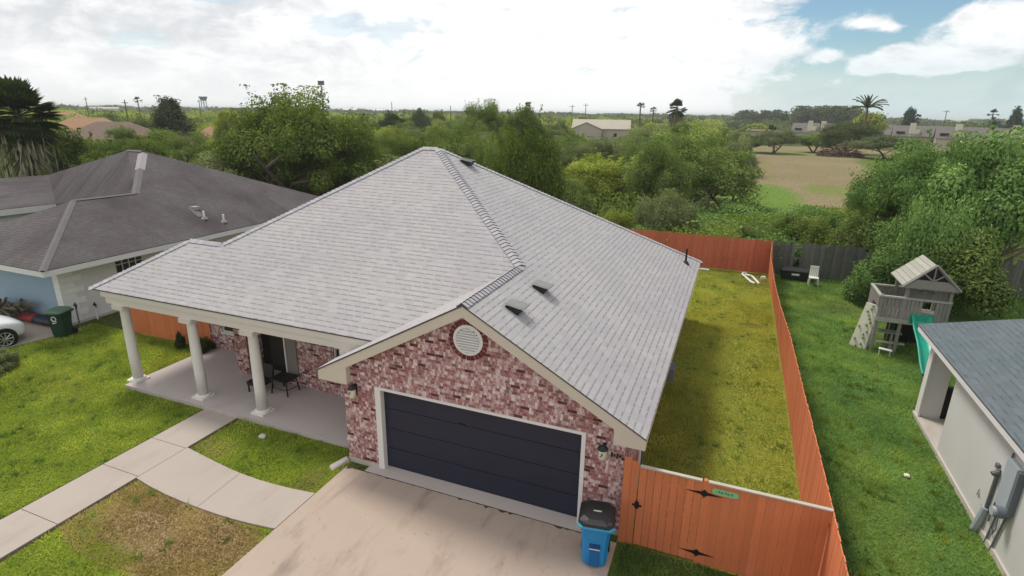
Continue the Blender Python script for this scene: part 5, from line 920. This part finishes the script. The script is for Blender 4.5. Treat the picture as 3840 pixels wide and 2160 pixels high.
# ================================================================== VEGETATION
def crown(seed, kind, nc, nl, ls):
    """leaf cloud for a crown of unit radius 1 (x,y) and height 0..1 -> scaled per tree; quads"""
    rg = np.random.default_rng(seed); P = []; N = []; T_ = []
    for i in range(nc):
        while True:
            u = rg.normal(size=3); u /= np.linalg.norm(u)
            if u[2] > (-.35 if kind != 'weep' else -.6): break
        rr = rg.uniform(.30, 1.0)**.5
        if kind == 'cone':
            z = rg.uniform(.12, 1)**.9; a = rg.uniform(0, 6.283); c = np.array([math.cos(a), math.sin(a), 0])*(1.02-z)*rg.uniform(.4, 1)*.95; c[2] = z*.97; cr_ = rg.uniform(.10, .22)
        elif kind == 'tall': c = u*rr*np.array([.72, .72, .44]); c[2] += .54; cr_ = rg.uniform(.16, .34)
        elif kind == 'shrub': c = u*rr*np.array([.85, .85, .62]); c[2] = abs(c[2])+.12; cr_ = rg.uniform(.18, .36)
        elif kind == 'weep': c = u*rr*np.array([.82, .82, .46]); c[2] += .50; cr_ = rg.uniform(.17, .32)
        elif kind == 'mound':
            a = math.atan2(u[1], u[0]); lo = 1+.20*math.sin(2*a+seed)+.14*math.sin(5*a+2.3*seed); c = u*rr*np.array([.80*lo, .80*lo, .46*(1+.22*math.sin(3*a+seed*.7))]); c[2] += .47; cr_ = rg.uniform(.10, .27)
        elif kind == 'broad':
            c = u*rr*np.array([.86, .86, .38]); c[2] += .60; a = math.atan2(u[1], u[0]); c[:2] *= 1+.16*math.sin(3*a+seed); c[2] += .05*math.sin(2*a+seed*1.7); cr_ = rg.uniform(.14, .32)
        else: c = u*rr*np.array([.76, .76, .42]); c[2] += .54; cr_ = rg.uniform(.18, .34)
        n = int(nl*(cr_/.25)**1.5*rg.uniform(.7, 1.3)); g_ = rg.normal(size=(n, 3)); g_ /= np.linalg.norm(g_, axis=1)[:, None]
        r_ = cr_*rg.uniform(.25, 1.12, (n, 1))**.55; sq = np.array([1, 1, .50 if kind not in ('cone',) else .8])
        p = c+g_*r_*sq
        if kind == 'weep': p[:, 2] -= np.abs(rg.normal(size=n))*.10
        P.append(p); N.append(g_*1.0+np.array([0, 0, .45])+rg.normal(size=(n, 3))*.40); T_.append(np.clip(rg.uniform(0, 1)*.55+rg.uniform(0, .45, n), 0, 1))
        if rg.uniform() < .36:                     # stray sprigs that break the outline
            m = max(6, n//7); dv = u*cr_*rg.uniform(1.0, 1.45)+np.array([0, 0, .02]); t = rg.uniform(0, 1, (m, 1)); p2 = c+dv*t+rg.normal(size=(m, 3))*.022; P.append(p2); N.append(rg.normal(size=(m, 3))+np.array([0, 0, .5])); T_.append(rg.uniform(.2, 1, m))
    P = np.concatenate(P); N = np.concatenate(N); T_ = np.concatenate(T_); P[:, 2] *= 1/np.percentile(P[:, 2], 99.3); P[:, 2] = np.clip(P[:, 2], .01, 1.05)
    N /= np.linalg.norm(N, axis=1)[:, None]; k = len(P); A = np.cross(N, rg.normal(size=(k, 3))); A /= np.linalg.norm(A, axis=1)[:, None]; B_ = np.cross(N, A)
    if kind == 'weep': A[:, 2] = -abs(A[:, 2])-.6; A /= np.linalg.norm(A, axis=1)[:, None]; B_ = np.cross(N, A)
    L_ = ls*rg.uniform(.6, 1.4, (k, 1)); W_ = L_*rg.uniform(.38, .62, (k, 1)); sc = np.array([1, 1, .62])
    V = np.stack([P-A*L_*sc, P+B_*W_*sc, P+A*L_*sc, P-B_*W_*sc], 1).reshape(-1, 3)
    return npmesh('crown_leaves', V, np.arange(4*k).reshape(k, 4), LEAF['mid'], T_)
def trunkmesh(seed, kind):
    rg = random.Random(seed); q = MB(); n = 1 if kind in ('cone', 'tall') else rg.choice((2, 3))
    for s_ in range(n):
        a = rg.uniform(0, 6.28); sp = .05*n; p = Vector((math.cos(a)*.02, math.sin(a)*.02, 0)); pts = [p]; top = .85 if kind in ('cone', 'tall') else .55
        for k in range(5): p = p+Vector((math.cos(a)*sp+rg.uniform(-.03, .03), math.sin(a)*sp+rg.uniform(-.03, .03), top/5)); pts.append(p)
        q.tube(pts, [.045, .036, .03, .024, .016, .008], 7, cap=False)
        for b_ in range(5):
            i = rg.choice((2, 3, 4)); c = pts[i]; e = rg.uniform(0, 6.28); l1 = c+Vector((math.cos(e)*.22, math.sin(e)*.22, .10)); l2 = l1+Vector((math.cos(e+.4)*.28, math.sin(e+.4)*.28, rg.uniform(.03, .14))); q.tube([c, l1, l2], [.017, .011, .004], 5, cap=False)
    o = q.build('trunk', m_bark); me = o.data; bpy.data.objects.remove(o); return me
PROTO = {}
SPEC = {'broad': (100, 480, .021), 'round': (74, 480, .025), 'shrub': (60, 460, .030), 'weep': (80, 480, .026), 'tall': (72, 480, .025), 'cone': (100, 300, .026), 'mound': (92, 640, .0190)}
for i, (k, (nc, nl, ls)) in enumerate(SPEC.items()): PROTO[k] = [(crown(11+i*7+j, k, nc, nl, ls), trunkmesh(3+i*5+j, k)) for j in range(3 if k in ('broad', 'round', 'weep') else 2)]
SMALL = {k: [crown(90+i+j*9, k, 30, 60, .085) for j in range(2)] for i, k in enumerate(('broad', 'round', 'shrub', 'cone', 'tall', 'weep', 'mound'))}
trng = random.Random(21)
def tree(x, y, h, wd, kind, colr, label, group=None, name=None, far=False, bark=None):
    cat = 'shrub' if kind == 'shrub' else 'tree'
    o = thing(name or ('shrub' if kind == 'shrub' else 'conifer_tree' if kind == 'cone' else 'tree'), label, cat, (x, y, 0), group)
    o.rotation_euler = (0, 0, trng.uniform(0, 6.28)); cm, tm = trng.choice(PROTO[kind])
    if far: cm = trng.choice(SMALL[kind])
    c = link('crown', cm, o); c.scale = (wd*.52, wd*.52, h); c.material_slots[0].link = 'OBJECT'; c.material_slots[0].material = LEAF[colr]
    t = link('trunk', tm, o); t.scale = (wd*.62, wd*.62, h) if kind != 'shrub' else (wd*.5, wd*.5, h*.8); t.material_slots[0].link = 'OBJECT'; t.material_slots[0].material = bark or m_bark
    return o
for (x, y, h, wd, k, c, lb) in FEATURE_TREES:
    tree(x, y, h, wd, k, c, lb, bark=m_barkp if 'pale branches' in lb or 'forked' in lb else None, far=(abs(y) > 175))
HL = ['leftmost of the shrubs along the back of the orange and grey fences', 'shrub behind the right half of the faded orange fence', 'shrub behind the corner where the orange and grey fences meet', 'shrub behind the grey fence above the storage box', 'deep green shrub behind the grey fence above the white chair', 'shrub behind the grey fence between the white chair and the play set', 'shrub behind the grey fence closest to the play set roof']
for (x, y, h, wd, k, c), lb in zip(HEDGE, HL): tree(x, y, h, wd, k, c, lb, 'shrubs behind the back fences')
WL = {'mid': 'mid green scrub tree in the wood behind the houses', 'sage': 'dull grey-green scrub tree in the wood behind the houses', 'deep': 'deep green scrub tree in the wood behind the houses', 'lime': 'yellow-green scrub tree in the wood behind the houses'}
for (x, y, h, wd, k, c) in WOOD: tree(x, y, h, wd, k, c, WL[c], 'scrub trees of the wood behind the houses', far=(y*y+x*x > 150**2))
# undergrowth and the far woods: one mass each
def mass(name, seed, n, sample, hr, wr, cols, cr_ls, clumps=9, leaves=26):
    rg = np.random.default_rng(seed); VV = []; TT = []
    for i in range(n):
        x, y = sample(rg); h = rg.uniform(*hr); wd = rg.uniform(*wr); k = clumps*leaves
        u = rg.normal(size=(clumps, 3)); u /= np.linalg.norm(u, axis=1)[:, None]; c = u*np.array([wd*.38, wd*.38, h*.30])+np.array([x, y, h*.62])
        p = (c[:, None, :]+rg.normal(size=(clumps, leaves, 3))*np.array([wd*.13, wd*.13, h*.11])).reshape(-1, 3); p[:, 2] = np.clip(p[:, 2], .05, h)
        N = rg.normal(size=(k, 3))*.7+np.array([0, 0, .6]); N /= np.linalg.norm(N, axis=1)[:, None]; A = np.cross(N, rg.normal(size=(k, 3))); A /= np.linalg.norm(A, axis=1)[:, None]; B_ = np.cross(N, A); L_ = cr_ls*rg.uniform(.6, 1.4, (k, 1))
        VV.append(np.stack([p-A*L_, p+B_*L_*.55, p+A*L_, p-B_*L_*.55], 1).reshape(-1, 3)); TT.append(np.clip(rg.uniform(0, .6)+rg.uniform(0, .4, k), 0, 1))
    V = np.concatenate(VV); me = npmesh(name, V, np.arange(len(V)).reshape(-1, 4), LEAF[cols], np.concatenate(TT)); return link(name, me)
def polar(a0, a1, r0, r1, keep=lambda x, y: True):
    def f(rg):
        while True:
            a = math.radians(rg.uniform(a0, a1)); r = math.sqrt(rg.uniform(r0*r0, r1*r1)); x, y = CAM.x+math.sin(a)*r, CAM.y+math.cos(a)*r
            if keep(x, y): return x, y
    return f
inwood = lambda x, y: (y > 25 and x < 8 and not (-47 < x < -27 and 176 < y < 200)) and not (x < -20 and y < 30) and not (x > 3 and y > 42) and not (x < -55 and y < 85)
tag(mass('undergrowth', 5, 420, polar(-64, -3, 34, 130, inwood), (1.2, 3.2), (3, 6), 'mid', .13, 9, 50), 'green undergrowth filling the wood between the trees', 'undergrowth', kind='stuff')
tag(mass('undergrowth', 6, 160, polar(-62, -3, 34, 120, inwood), (1.2, 3.0), (3, 6), 'lime', .13, 9, 50), 'yellow-green weeds and vines between the trees of the wood', 'undergrowth', kind='stuff')
notfield = lambda x, y: not (x > -12 and y < 205)
nosight = lambda x, y: not (-16.5 < math.degrees(math.atan2(x-CAM.x, y-CAM.y)) < -8.5 and y < 190)
nohouse = lambda x, y: not (-50 < x < -24 and y < 203)
tag(mass('far_woods', 17, 330, polar(-62, -3, 105, 215, lambda x, y: inwood(x, y) and nohouse(x, y) and nosight(x, y)), (3.4, 5.4), (5, 8.5), 'lime', .30, 10, 44), 'yellow-green thicket in the middle of the wood', 'wood', kind='stuff')
tag(mass('far_woods', 18, 260, polar(-62, -3, 100, 215, lambda x, y: inwood(x, y) and nohouse(x, y) and nosight(x, y)), (3.4, 5.6), (5, 8.5), 'mid', .30, 10, 44), 'mid green thicket in the middle of the wood', 'wood', kind='stuff')
tag(mass('far_woods', 7, 620, polar(-66, -2, 200, 520, lambda x, y: notfield(x, y) and nohouse(x, y)), (3.8, 6.6), (6, 11), 'lime', .55, 9, 22), 'yellow-green far woodland reaching to the skyline', 'far woods', kind='stuff')
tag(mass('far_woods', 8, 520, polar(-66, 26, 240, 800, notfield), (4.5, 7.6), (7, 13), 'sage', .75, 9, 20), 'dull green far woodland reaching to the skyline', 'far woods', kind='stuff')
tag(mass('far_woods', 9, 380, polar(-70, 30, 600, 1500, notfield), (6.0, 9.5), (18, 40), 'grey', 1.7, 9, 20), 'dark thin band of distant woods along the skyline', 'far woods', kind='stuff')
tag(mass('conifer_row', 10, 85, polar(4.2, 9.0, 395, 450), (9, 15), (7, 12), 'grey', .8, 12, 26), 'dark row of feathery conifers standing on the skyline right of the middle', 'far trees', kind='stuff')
tag(mass('conifer_row', 12, 60, polar(-.6, 3.4, 440, 490), (8, 12.5), (6, 10), 'grey', .8, 12, 26), 'lower dark row of feathery conifers on the skyline right of the dark palm', 'far trees', kind='stuff')
tag(mass('undergrowth', 13, 46, polar(9.0, 24, 45, 130, lambda x, y: y < 130 and x > 21+.13*y), (1.5, 4.2), (4, 7), 'rich', .26, 9, 26), 'rich green growth along the right side of the bare field', 'undergrowth', kind='stuff')
tag(mass('undergrowth', 14, 110, polar(-9, 17, 34.0, 50, lambda x, y: y > 24.2 and (y < 38 if x < 4 else 27.5 if x < 15 else 42) and x < 26), (.9, 1.9), (2.4, 4.2), 'rich', .085, 12, 95), 'bushy green growth between the back fences and the bare field', 'undergrowth', kind='stuff')
tag(mass('undergrowth', 15, 45, polar(-8, 16, 34.5, 50, lambda x, y: y > 24.5 and (y < 38 if x < 4 else 27.5 if x < 15 else 42) and x < 26), (.9, 1.9), (2.4, 4.2), 'lime', .085, 12, 95), 'yellow-green bushes between the back fences and the bare field', 'undergrowth', kind='stuff')
# palms
def frond_fan(q, at, az, el, ln, mi=0, blades=13, wid=.9):
    at = Vector(at); dv = Vector((math.cos(az)*math.cos(el), math.sin(az)*math.cos(el), math.sin(el))); tip = at+dv*ln*.55; sd = dv.cross(Vector((0, 0, 1))).normalized(); up = sd.cross(dv)
    q.tube([at, tip], .018, 4, mi)
    for k in range(blades):
        a = (k/(blades-1)-.5)*2.6*wid; d2 = (dv*math.cos(a)+sd*math.sin(a)); e = tip+d2*ln*.5*(1-.25*abs(a)/1.3)-Vector((0, 0, .10*ln*(.4+abs(a)*.5))); w_ = d2.cross(up).normalized()*.075*ln
        m_ = tip.lerp(e, .5)+up*.02*ln; q.poly([tip, m_+w_, e, m_-w_], mi)
def fan_palm(x, y, h, r, label, skirt=0.0, nf=34, group=None, pr=None, trunk_r=.22):
    o = thing('palm_tree', label, 'palm', (x, y, 0), group); rg = random.Random(int(x*7+y)); q = MB(); q.tube([(x, y, 0), (x+.05, y, h*.5), (x, y, h-r*.6)], [trunk_r*1.3, trunk_r, trunk_r*.9], 8); q.build('trunk', m_bark, o)
    q = MB()
    for i in range(nf): frond_fan(q, (x, y, h-r*.75), rg.uniform(0, 6.28), (rg.uniform(-.35, 1.45) if not skirt or i % 3 else rg.uniform(-1.1, -.2)), r*rg.uniform(.8, 1.05), 0, 11)
    q.build('crown', m_frond, o)
    if skirt:
        q = MB()
        for i in range(260):
            a, z = rg.uniform(0, 6.28), h-r*.75-rg.uniform(0, skirt); rr = r*rg.uniform(.35, .72); p = Vector((x+math.cos(a)*.2, y+math.sin(a)*.2, z)); e = p+Vector((math.cos(a)*rr, math.sin(a)*rr, -rg.uniform(.7, 1.9))); w_ = Vector((-math.sin(a), math.cos(a), 0))*rg.uniform(.05, .14); m_ = p.lerp(e, .5)+Vector((0, 0, .2)); q.poly([p, m_+w_, e, m_-w_]); q.poly([e+Vector((0, 0, .3)), e+w_*.8-Vector((0, 0, .4)), e-Vector((0, 0, rg.uniform(.5, 1.2))), e-w_*.8-Vector((0, 0, .4))])
        q.build('dead_skirt', m_dead, o)
    return o
fan_palm(-42.3, 17.3, 9.6, 2.9, 'large shaggy fan palm with a skirt of dead fronds at the left edge', 6.0, 130)
fan_palm(-43.9, 14.5, 9.4, 2.7, 'second shaggy fan palm half hidden at the very left edge', 5.0, 90)
fan_palm(-23.1, 177.9, 11.7, 1.7, 'thin tall far palm, leftmost of three on the skyline right of the beige roof', 0, 26)
fan_palm(-20.5, 188.4, 10.6, 1.5, 'short far palm, middle of three on the skyline right of the beige roof', 0, 26)
fan_palm(-6.8, 129.7, 11.2, 2.5, 'thick dark fan palm, largest of three on the skyline right of the beige roof', 2.0, 70, trunk_r=.3)
fan_palm(86.8, 238.2, 11.4, 2.0, 'small far palm on the skyline above the right row houses', 0, 26)
fan_palm(64.5, 235.0, 9.6, 1.6, 'small far palm above the middle of the row house roofs', 0, 24)
fan_palm(-235.1, 166.3, 12.0, 2.0, 'small round-headed far palm on the left skyline', 0, 26)
fan_palm(15.2, 168.5, 5.6, 2.0, 'low palm in front of the flat roofed house beyond the field', 0, 26)
def feather_palm(x, y, h, r, label):
    o = thing('palm_tree', label, 'palm', (x, y, 0)); rg = random.Random(3); q = MB(); q.tube([(x, y, 0), (x+.2, y, h*.7), (x, y, h-r*.5)], [.4, .28, .22], 8); q.build('trunk', m_bark, o); q = MB()
    for i in range(22):
        a, el = 6.283*i/22+rg.uniform(-.2, .2), rg.uniform(.1, 1.2); p = Vector((x, y, h-r*.5)); v = Vector((math.cos(a)*math.cos(el), math.sin(a)*math.cos(el), math.sin(el)))*r*.25; sd = Vector((-math.sin(a), math.cos(a), 0))
        for k in range(5):
            p2 = p+v; w_ = .34*(1-.15*k); q.poly([p-sd*w_-Vector((0, 0, .2)), p, p2, p2-sd*w_-Vector((0, 0, .25))]); q.poly([p, p+sd*w_-Vector((0, 0, .2)), p2+sd*w_-Vector((0, 0, .25)), p2]); v = v*.97+Vector((0, 0, -.16*r*.22)); p = p2
    q.build('crown', m_frond, o)
feather_palm(38.2, 173.0, 13.2, 4.6, 'ragged palm with broad drooping fronds above the yellow-green tree')
# brush pile
rg = random.Random(8); bp = MB()
for i in range(900):
    a, rr = rg.uniform(0, 6.28), rg.uniform(0, 1)**.5; x, y = 28.0+4.6*rr*math.cos(a), 133+2.6*rr*math.sin(a); z = rg.uniform(.1, 2.7*(1-rr**2)+.25); d3 = Vector((rg.uniform(-1, 1), rg.uniform(-1, 1), rg.uniform(-.35, .35)))*rg.uniform(.7, 1.6); w_ = Vector((rg.uniform(-1, 1), rg.uniform(-1, 1), rg.uniform(-1, 1)))*.16
    bp.poly([(x, y, z), Vector((x, y, z))+w_, Vector((x, y, z))+d3, Vector((x, y, z))+d3-w_*.4])
tag(bp.build('brush_pile', m_brush), 'low brown pile of cut brush at the far end of the bare field', 'brush pile')
# shrubs close to the house
tree(-12.35, -1.75, 1.6, 1.7, 'shrub', 'sage', 'grey-green bush at the left edge of the front lawn, in front of the white car')
tree(-13.6, -.3, .7, 1.2, 'shrub', 'sage', 'low grey weeds beside the front wheel of the white car')
tree(-8.62, 3.2, .55, .75, 'shrub', 'dark', 'small dark bush at the brick corner by the end of the porch')
tree(-9.75, 3.25, .6, .35, 'shrub', 'dark', 'thin dark plant against the dark orange fence left of the brick corner')
# grass blades on the lawns
def blades(name, seed, n, region, hr, mat, label, reject=lambda x, y: np.zeros(len(x), bool), clumps=0):
    rg = np.random.default_rng(seed); x0, x1, y0, y1 = region; x = rg.uniform(x0, x1, n); y = rg.uniform(y0, y1, n)
    if clumps: k_ = rg.integers(0, clumps, n); x = rg.uniform(x0, x1, clumps)[k_]+rg.normal(size=n)*.05; y = rg.uniform(y0, y1, clumps)[k_]+rg.normal(size=n)*.05
    ok = ~reject(x, y); x, y = x[ok], y[ok]; k = len(x)
    a = rg.uniform(0, 6.283, k); h = rg.uniform(*hr, k); w_ = rg.uniform(.008, .018, k); le = rg.uniform(.2, 1.0, k)*h; b_ = rg.uniform(0, 6.283, k)
    pn = np.sin(x*1.3+np.sin(y*.9)*2)+.8*np.sin(x*2.9+1.7*np.sin(y*2.3+1))+.7*np.sin(y*4.1+2*np.sin(x*3.3)); t = np.clip(.5+.22*pn+rg.uniform(-.35, .35, k), 0, 1); h = h*(1+.25*np.clip(pn, -1.5, 1.5))
    z0 = np.full(k, .004); V = np.stack([np.stack([x-np.cos(a)*w_, y-np.sin(a)*w_, z0], 1), np.stack([x+np.cos(a)*w_, y+np.sin(a)*w_, z0], 1), np.stack([x+np.cos(b_)*le, y+np.sin(b_)*le, z0+h], 1)], 1).reshape(-1, 3); return tag(link(name, npmesh(name, V, np.arange(3*k).reshape(k, 3), mat, t)), label, 'grass', kind='stuff')
pave = lambda x, y: ((x > -5.33) & (x < -3.98) & (y < .46)) | ((x > .06) & (y < .2)) | ((x > -4.05) & (x < .12) & (y > -2.72+.12*((x+1.6)/2.2)**2) & (y < -1.16-.24*np.clip(1-((x+1.6)/2.6)**2, 0, 1))) | ((x > -8.6) & (y > .38))
brown = lambda x, y: (((x+2.2)/2.3)**2+((y+3.35)/1.15)**2 < 1.1)
blades('grass', 1, 70000, (-15.2, .1, -5.2, 3.5), (.035, .085), m_blade, 'short green front lawn grass', lambda x, y: pave(x, y) | brown(x, y) | (x < -14.9+np.maximum(0, -y)*.0))
blades('dry_grass', 2, 16000, (-4.2, .1, -5.2, -2.2), (.03, .07), m_bladeb, 'dry brown grass between the walkway and the driveway', lambda x, y: pave(x, y) | ~brown(x, y))
blades('grass', 3, 45000, (6.66, 10.12, -.1, 22.6), (.03, .075), m_bladey, 'yellowing grass of the fenced side yard')
blades('grass', 4, 55000, (10.3, 15.5, -1.5, 22.6), (.04, .11), m_bladeg, 'deep green grass between the orange fence and the right house')
blades('weeds', 6, 5000, (-15, .05, -5, 3.4), (.07, .14), m_bladeg, 'darker weed tufts scattered over the front lawn', lambda x, y: pave(x, y) | (x < -14.9), clumps=220)
blades('weeds', 7, 3000, (6.75, 10.05, 0, 22), (.06, .13), m_bladeg, 'darker weed tufts scattered over the side yard', clumps=130)
blades('weeds', 8, 4500, (10.35, 13.4, -1.5, 20), (.07, .15), m_blade, 'pale weed tufts scattered over the right lawn', clumps=170)
blades('grass', 5, 9000, (6.75, 10.15, -2.2, -.2), (.03, .09), m_bladeg, 'patchy grass in front of the orange gate')
# ================================================================== DISTANT BUILDINGS, POLES
def hip(name, label, x, y, wd, dp_, eh, rh_, roofm, wallm=None, rot=0.0, group=None, gable=False, win=3):
    o = thing(name, label, 'house', (x, y, 0), group); o.rotation_euler = (0, 0, rot); a, c = wd/2, dp_/2; k = (0 if gable else min(a, c)); wallm = wallm or m_farw
    q = MB(); q.box(-a+.4, a-.4, -c+.4, c-.4, 0, eh-.03); wl = q.build('wall', wallm); wl.parent = o
    q = MB(); T = (0, 0, -.12)
    q.slabpoly([(-a, -c, eh), (a, -c, eh), (a-k, 0, rh_), (-a+k, 0, rh_)], T); q.slabpoly([(a, c, eh), (-a, c, eh), (-a+k, 0, rh_), (a-k, 0, rh_)], T)
    if not gable: q.slabpoly([(a, -c, eh), (a, c, eh), (a-k, 0, rh_)], T); q.slabpoly([(-a, c, eh), (-a, -c, eh), (-a+k, 0, rh_)], T)
    else:
        for s_ in (-1, 1): q.poly([(s_*(a-.3), -c, eh-.1), (s_*(a-.3), c, eh-.1), (s_*(a-.3), 0, rh_-.12)])
    rf = q.build('roof', roofm); rf.parent = o
    for i in range(win):
        q = MB(); xx = -a+wd*(i+1)/(win+1); q.box(xx-.5, xx+.5, -c+.36, -c+.42, .9, 2.0); wn = q.build('window', m_glass); wn.parent = o
    return o
hip('house', 'far house with a reddish tan hip roof behind the left trees', -102, 60, 15, 10, 3.0, 6.2, m_tan, rot=R(35))
hip('house', 'house with a dark grey hip roof among the left trees', -79, 49, 15, 10, 3.0, 6.0, m_tan2, rot=R(20))
hip('house', 'house with a low brown roof in front of the dark grey one on the left', -66, 47, 13, 9, 2.8, 5.0, m_tan2, rot=R(62))
hip('house', 'house with a tan roof between the spiky tree mass and the lime tree', -80, 71, 13, 10, 2.8, 5.9, m_tan, rot=R(30))
hip('house', 'farthest tan roofed house on the left skyline', -172, 97, 18, 12, 3.2, 6.6, m_tan, rot=R(50))
hip('house', 'pale flat building far off on the left skyline', -408, 267, 18, 10, 6.5, 7.6, m_farw, m_fasc, rot=R(40), gable=True)
bh = hip('house', 'house with a pale beige roof rising out of the wood in the middle', -37.3, 187, 19.5, 13, 3.4, 6.3, m_beiger, rot=R(11), gable=True)
q = MB(); q.slabpoly([(-9.9, -8.6, 3.3), (-4.6, -8.6, 5.5), (-4.6, 0, 5.5), (-9.9, 0, 3.3)], (0, 0, -.12)); q.slabpoly([(-4.6, -8.6, 5.5), (.8, -8.6, 3.3), (.8, 0, 3.3), (-4.6, 0, 5.5)], (0, 0, -.12)); g1 = q.build('front_gable_roof', m_beiger); g1.parent = bh
q = MB(); q.poly([(-9.5, -8.3, 0), (.4, -8.3, 0), (.4, -8.3, 3.3), (-4.6, -8.3, 5.35), (-9.5, -8.3, 3.3)]); g2 = q.build('gable_wall', m_farw); g2.parent = bh
hip('house', 'low tan flat roofed house beyond the far edge of the field', 12.7, 197, 15, 10, 3.6, 4.1, m_tan2, m_farw, rot=R(-2))
for i, (x, y, a) in enumerate(((31.5, 222, -8), (47, 216, -9), (58.5, 203, -10), (66.5, 190, -12), (74.5, 176, -14))):
    lb = ['row house with two cream chimneys, leftmost of the row beyond the field', 'row house half hidden by the ragged palm, second from the left of its row', 'row house with a stepped cream chimney right of the ragged palm', 'row house with a stepped cream chimney, second from the right of its row', 'rightmost row house with a split cream chimney and reddish wall'][i]
    o = hip('row_house', lb, x, y, 14.5, 11, 3.0, 6.1, m_greyr, m_farw, rot=R(a), group='row houses beyond the field', gable=True)
    for cx_ in ((-1.5, 2.6) if i == 0 else (-2.2,)):
        q = MB(); q.box(cx_-.75, cx_+.75, -4.4, -3.3, 2.6, 6.9); q.box(cx_+.75, cx_+1.9, -4.4, -3.3, 2.4, 5.0); chm = q.build('chimney', m_chim); chm.parent = o
    q = MB(); q.box(-6.2, -4.0, -4.6, -3.9, 3.9, 4.4); dm = q.build('dormer', m_dark); dm.parent = o
pv = thing('carport', 'flat white carport roof on posts at the right edge, below the row houses', 'carport', (60.0, 152, 0))
q = MB(); q.box(54.5, 67, 149, 156, 2.95, 3.25); q.build('roof', m_fasc, pv)
for x in (55.2, 58.8, 62.4, 66): q = MB(); q.box(x-.15, x+.15, 149.5, 149.8, 0, 2.95); q.build('post', m_fasc, pv)
gw = MB(); gw.box(55, 66.5, 155.4, 155.8, 0, 2.9); gw.build('back_wall', m_stucco, pv)
def pole(x, y, h, label, arms=True):
    o = thing('utility_pole', label, 'utility pole', (x, y, 0), 'utility poles on the skyline'); q = MB(); q.tube([(x, y, 0), (x, y, h)], [.16, .11], 8); q.build('shaft', m_bark, o)
    if arms: q = MB(); q.box(x-1.0, x+1.0, y-.06, y+.06, h-.7, h-.56); q.build('crossarm', m_bark, o)
for i, (x, y, h) in enumerate(((-112.7, 174.4, 11.2), (-85, 167.5, 10.0), (-44.9, 193.7, 11.6), (-52.2, 202, 11.2), (-203, 124.6, 11), (-123.1, 82.2, 9.6), (27.3, 169.4, 9.4), (74.4, 241.8, 11.3), (-57.3, 158.2, 9.8), (-180, 150, 11), (-150, 112, 10))):
    pole(x, y, h, ['thin pole on the skyline, first right of the largest tree', 'thin pole on the skyline just left of the roof peak', 'pole above the left end of the beige roof', 'pole on the skyline a little left of the beige roof', 'pole far left on the skyline by the shaggy palm', 'leaning wooden pole among the brown roofs on the left', 'pole beside the first cream chimney', 'pole on the skyline between the row house chimneys', 'short pole above the tall green tree right of the roof peak', 'pole left of the spiky tree mass', 'pole between the brown roofs and the spiky tree mass'][i], i not in (0, 1, 8))
q = None
bpole = thing('utility_pole', 'dark leaning pole at the right edge in front of the row houses', 'utility pole', (46.9, 104, 0)); q = MB(); q.tube([(46.2, 104, 0), (47.0, 104, 8.2)], [.16, .12], 8); q.build('shaft', m_bark, bpole); q = MB(); q.tube([(47.0, 104, 8.1), (46.2, 103.6, 8.3)], .06, 6); q.build('lamp_arm', m_bark, bpole)
st = thing('floodlight_mast', 'tall stadium floodlight mast rising behind the largest tree', 'light mast', (-157.6, 191, 0)); q = MB(); q.tube([(-157.6, 191, 0), (-157.6, 191, 19)], [.35, .2], 8); q.build('mast', m_pipe, st); q = MB()
for i in range(4):
    for j in range(2): q.box(-158.9+i*.75, -158.4+i*.75, 190.6, 190.9, 17.9+j*.9, 18.6+j*.9)
q.box(-159, -156, 190.9, 191.1, 17.8, 19.5); q.build('lamp_bank', m_pipe, st)
wt = thing('lookout_tower', 'narrow pale tower with a wide dark top on the left skyline', 'tower', (-447, 381.5, 0)); q = MB()
for a, c in ((-1, -1), (1, -1), (1, 1), (-1, 1)): q.tube([(-447+a*1.7, 381.5+c*1.7, 0), (-447+a*1.3, 381.5+c*1.3, 15)], .38, 5)
for z in (4, 8, 12): q.box(-448.6, -445.4, 380.1, 380.4, z, z+.4)
q.build('legs', m_box, wt); q = MB(); q.hexa([(-448.6, 380, 14), (-445.4, 380, 14), (-445.4, 383, 14), (-448.6, 383, 14), (-449.8, 379, 17.6), (-444.2, 379, 17.6), (-444.2, 384, 17.6), (-449.8, 384, 17.6)]); q.build('cabin', m_boxd, wt)
# ================================================================== AIR
hm = bpy.data.materials.new('haze_air'); hm.use_nodes = True; g = G(hm.node_tree); g.n.clear()
pvn = g.new('ShaderNodeVolumePrincipled'); pvn.inputs['Color'].default_value = (.93, .965, .99, 1); pvn.inputs['Density'].default_value =   .00028; pvn.inputs['Anisotropy'].default_value = .2
ho = g.new('ShaderNodeOutputMaterial'); g.l.new(pvn.outputs[0], ho.inputs['Volume'])
q = MB(); q.box(-6100, 6100, -500, 8100, -1.0, 22.0); tag(q.build('haze', hm), kind='stuff')
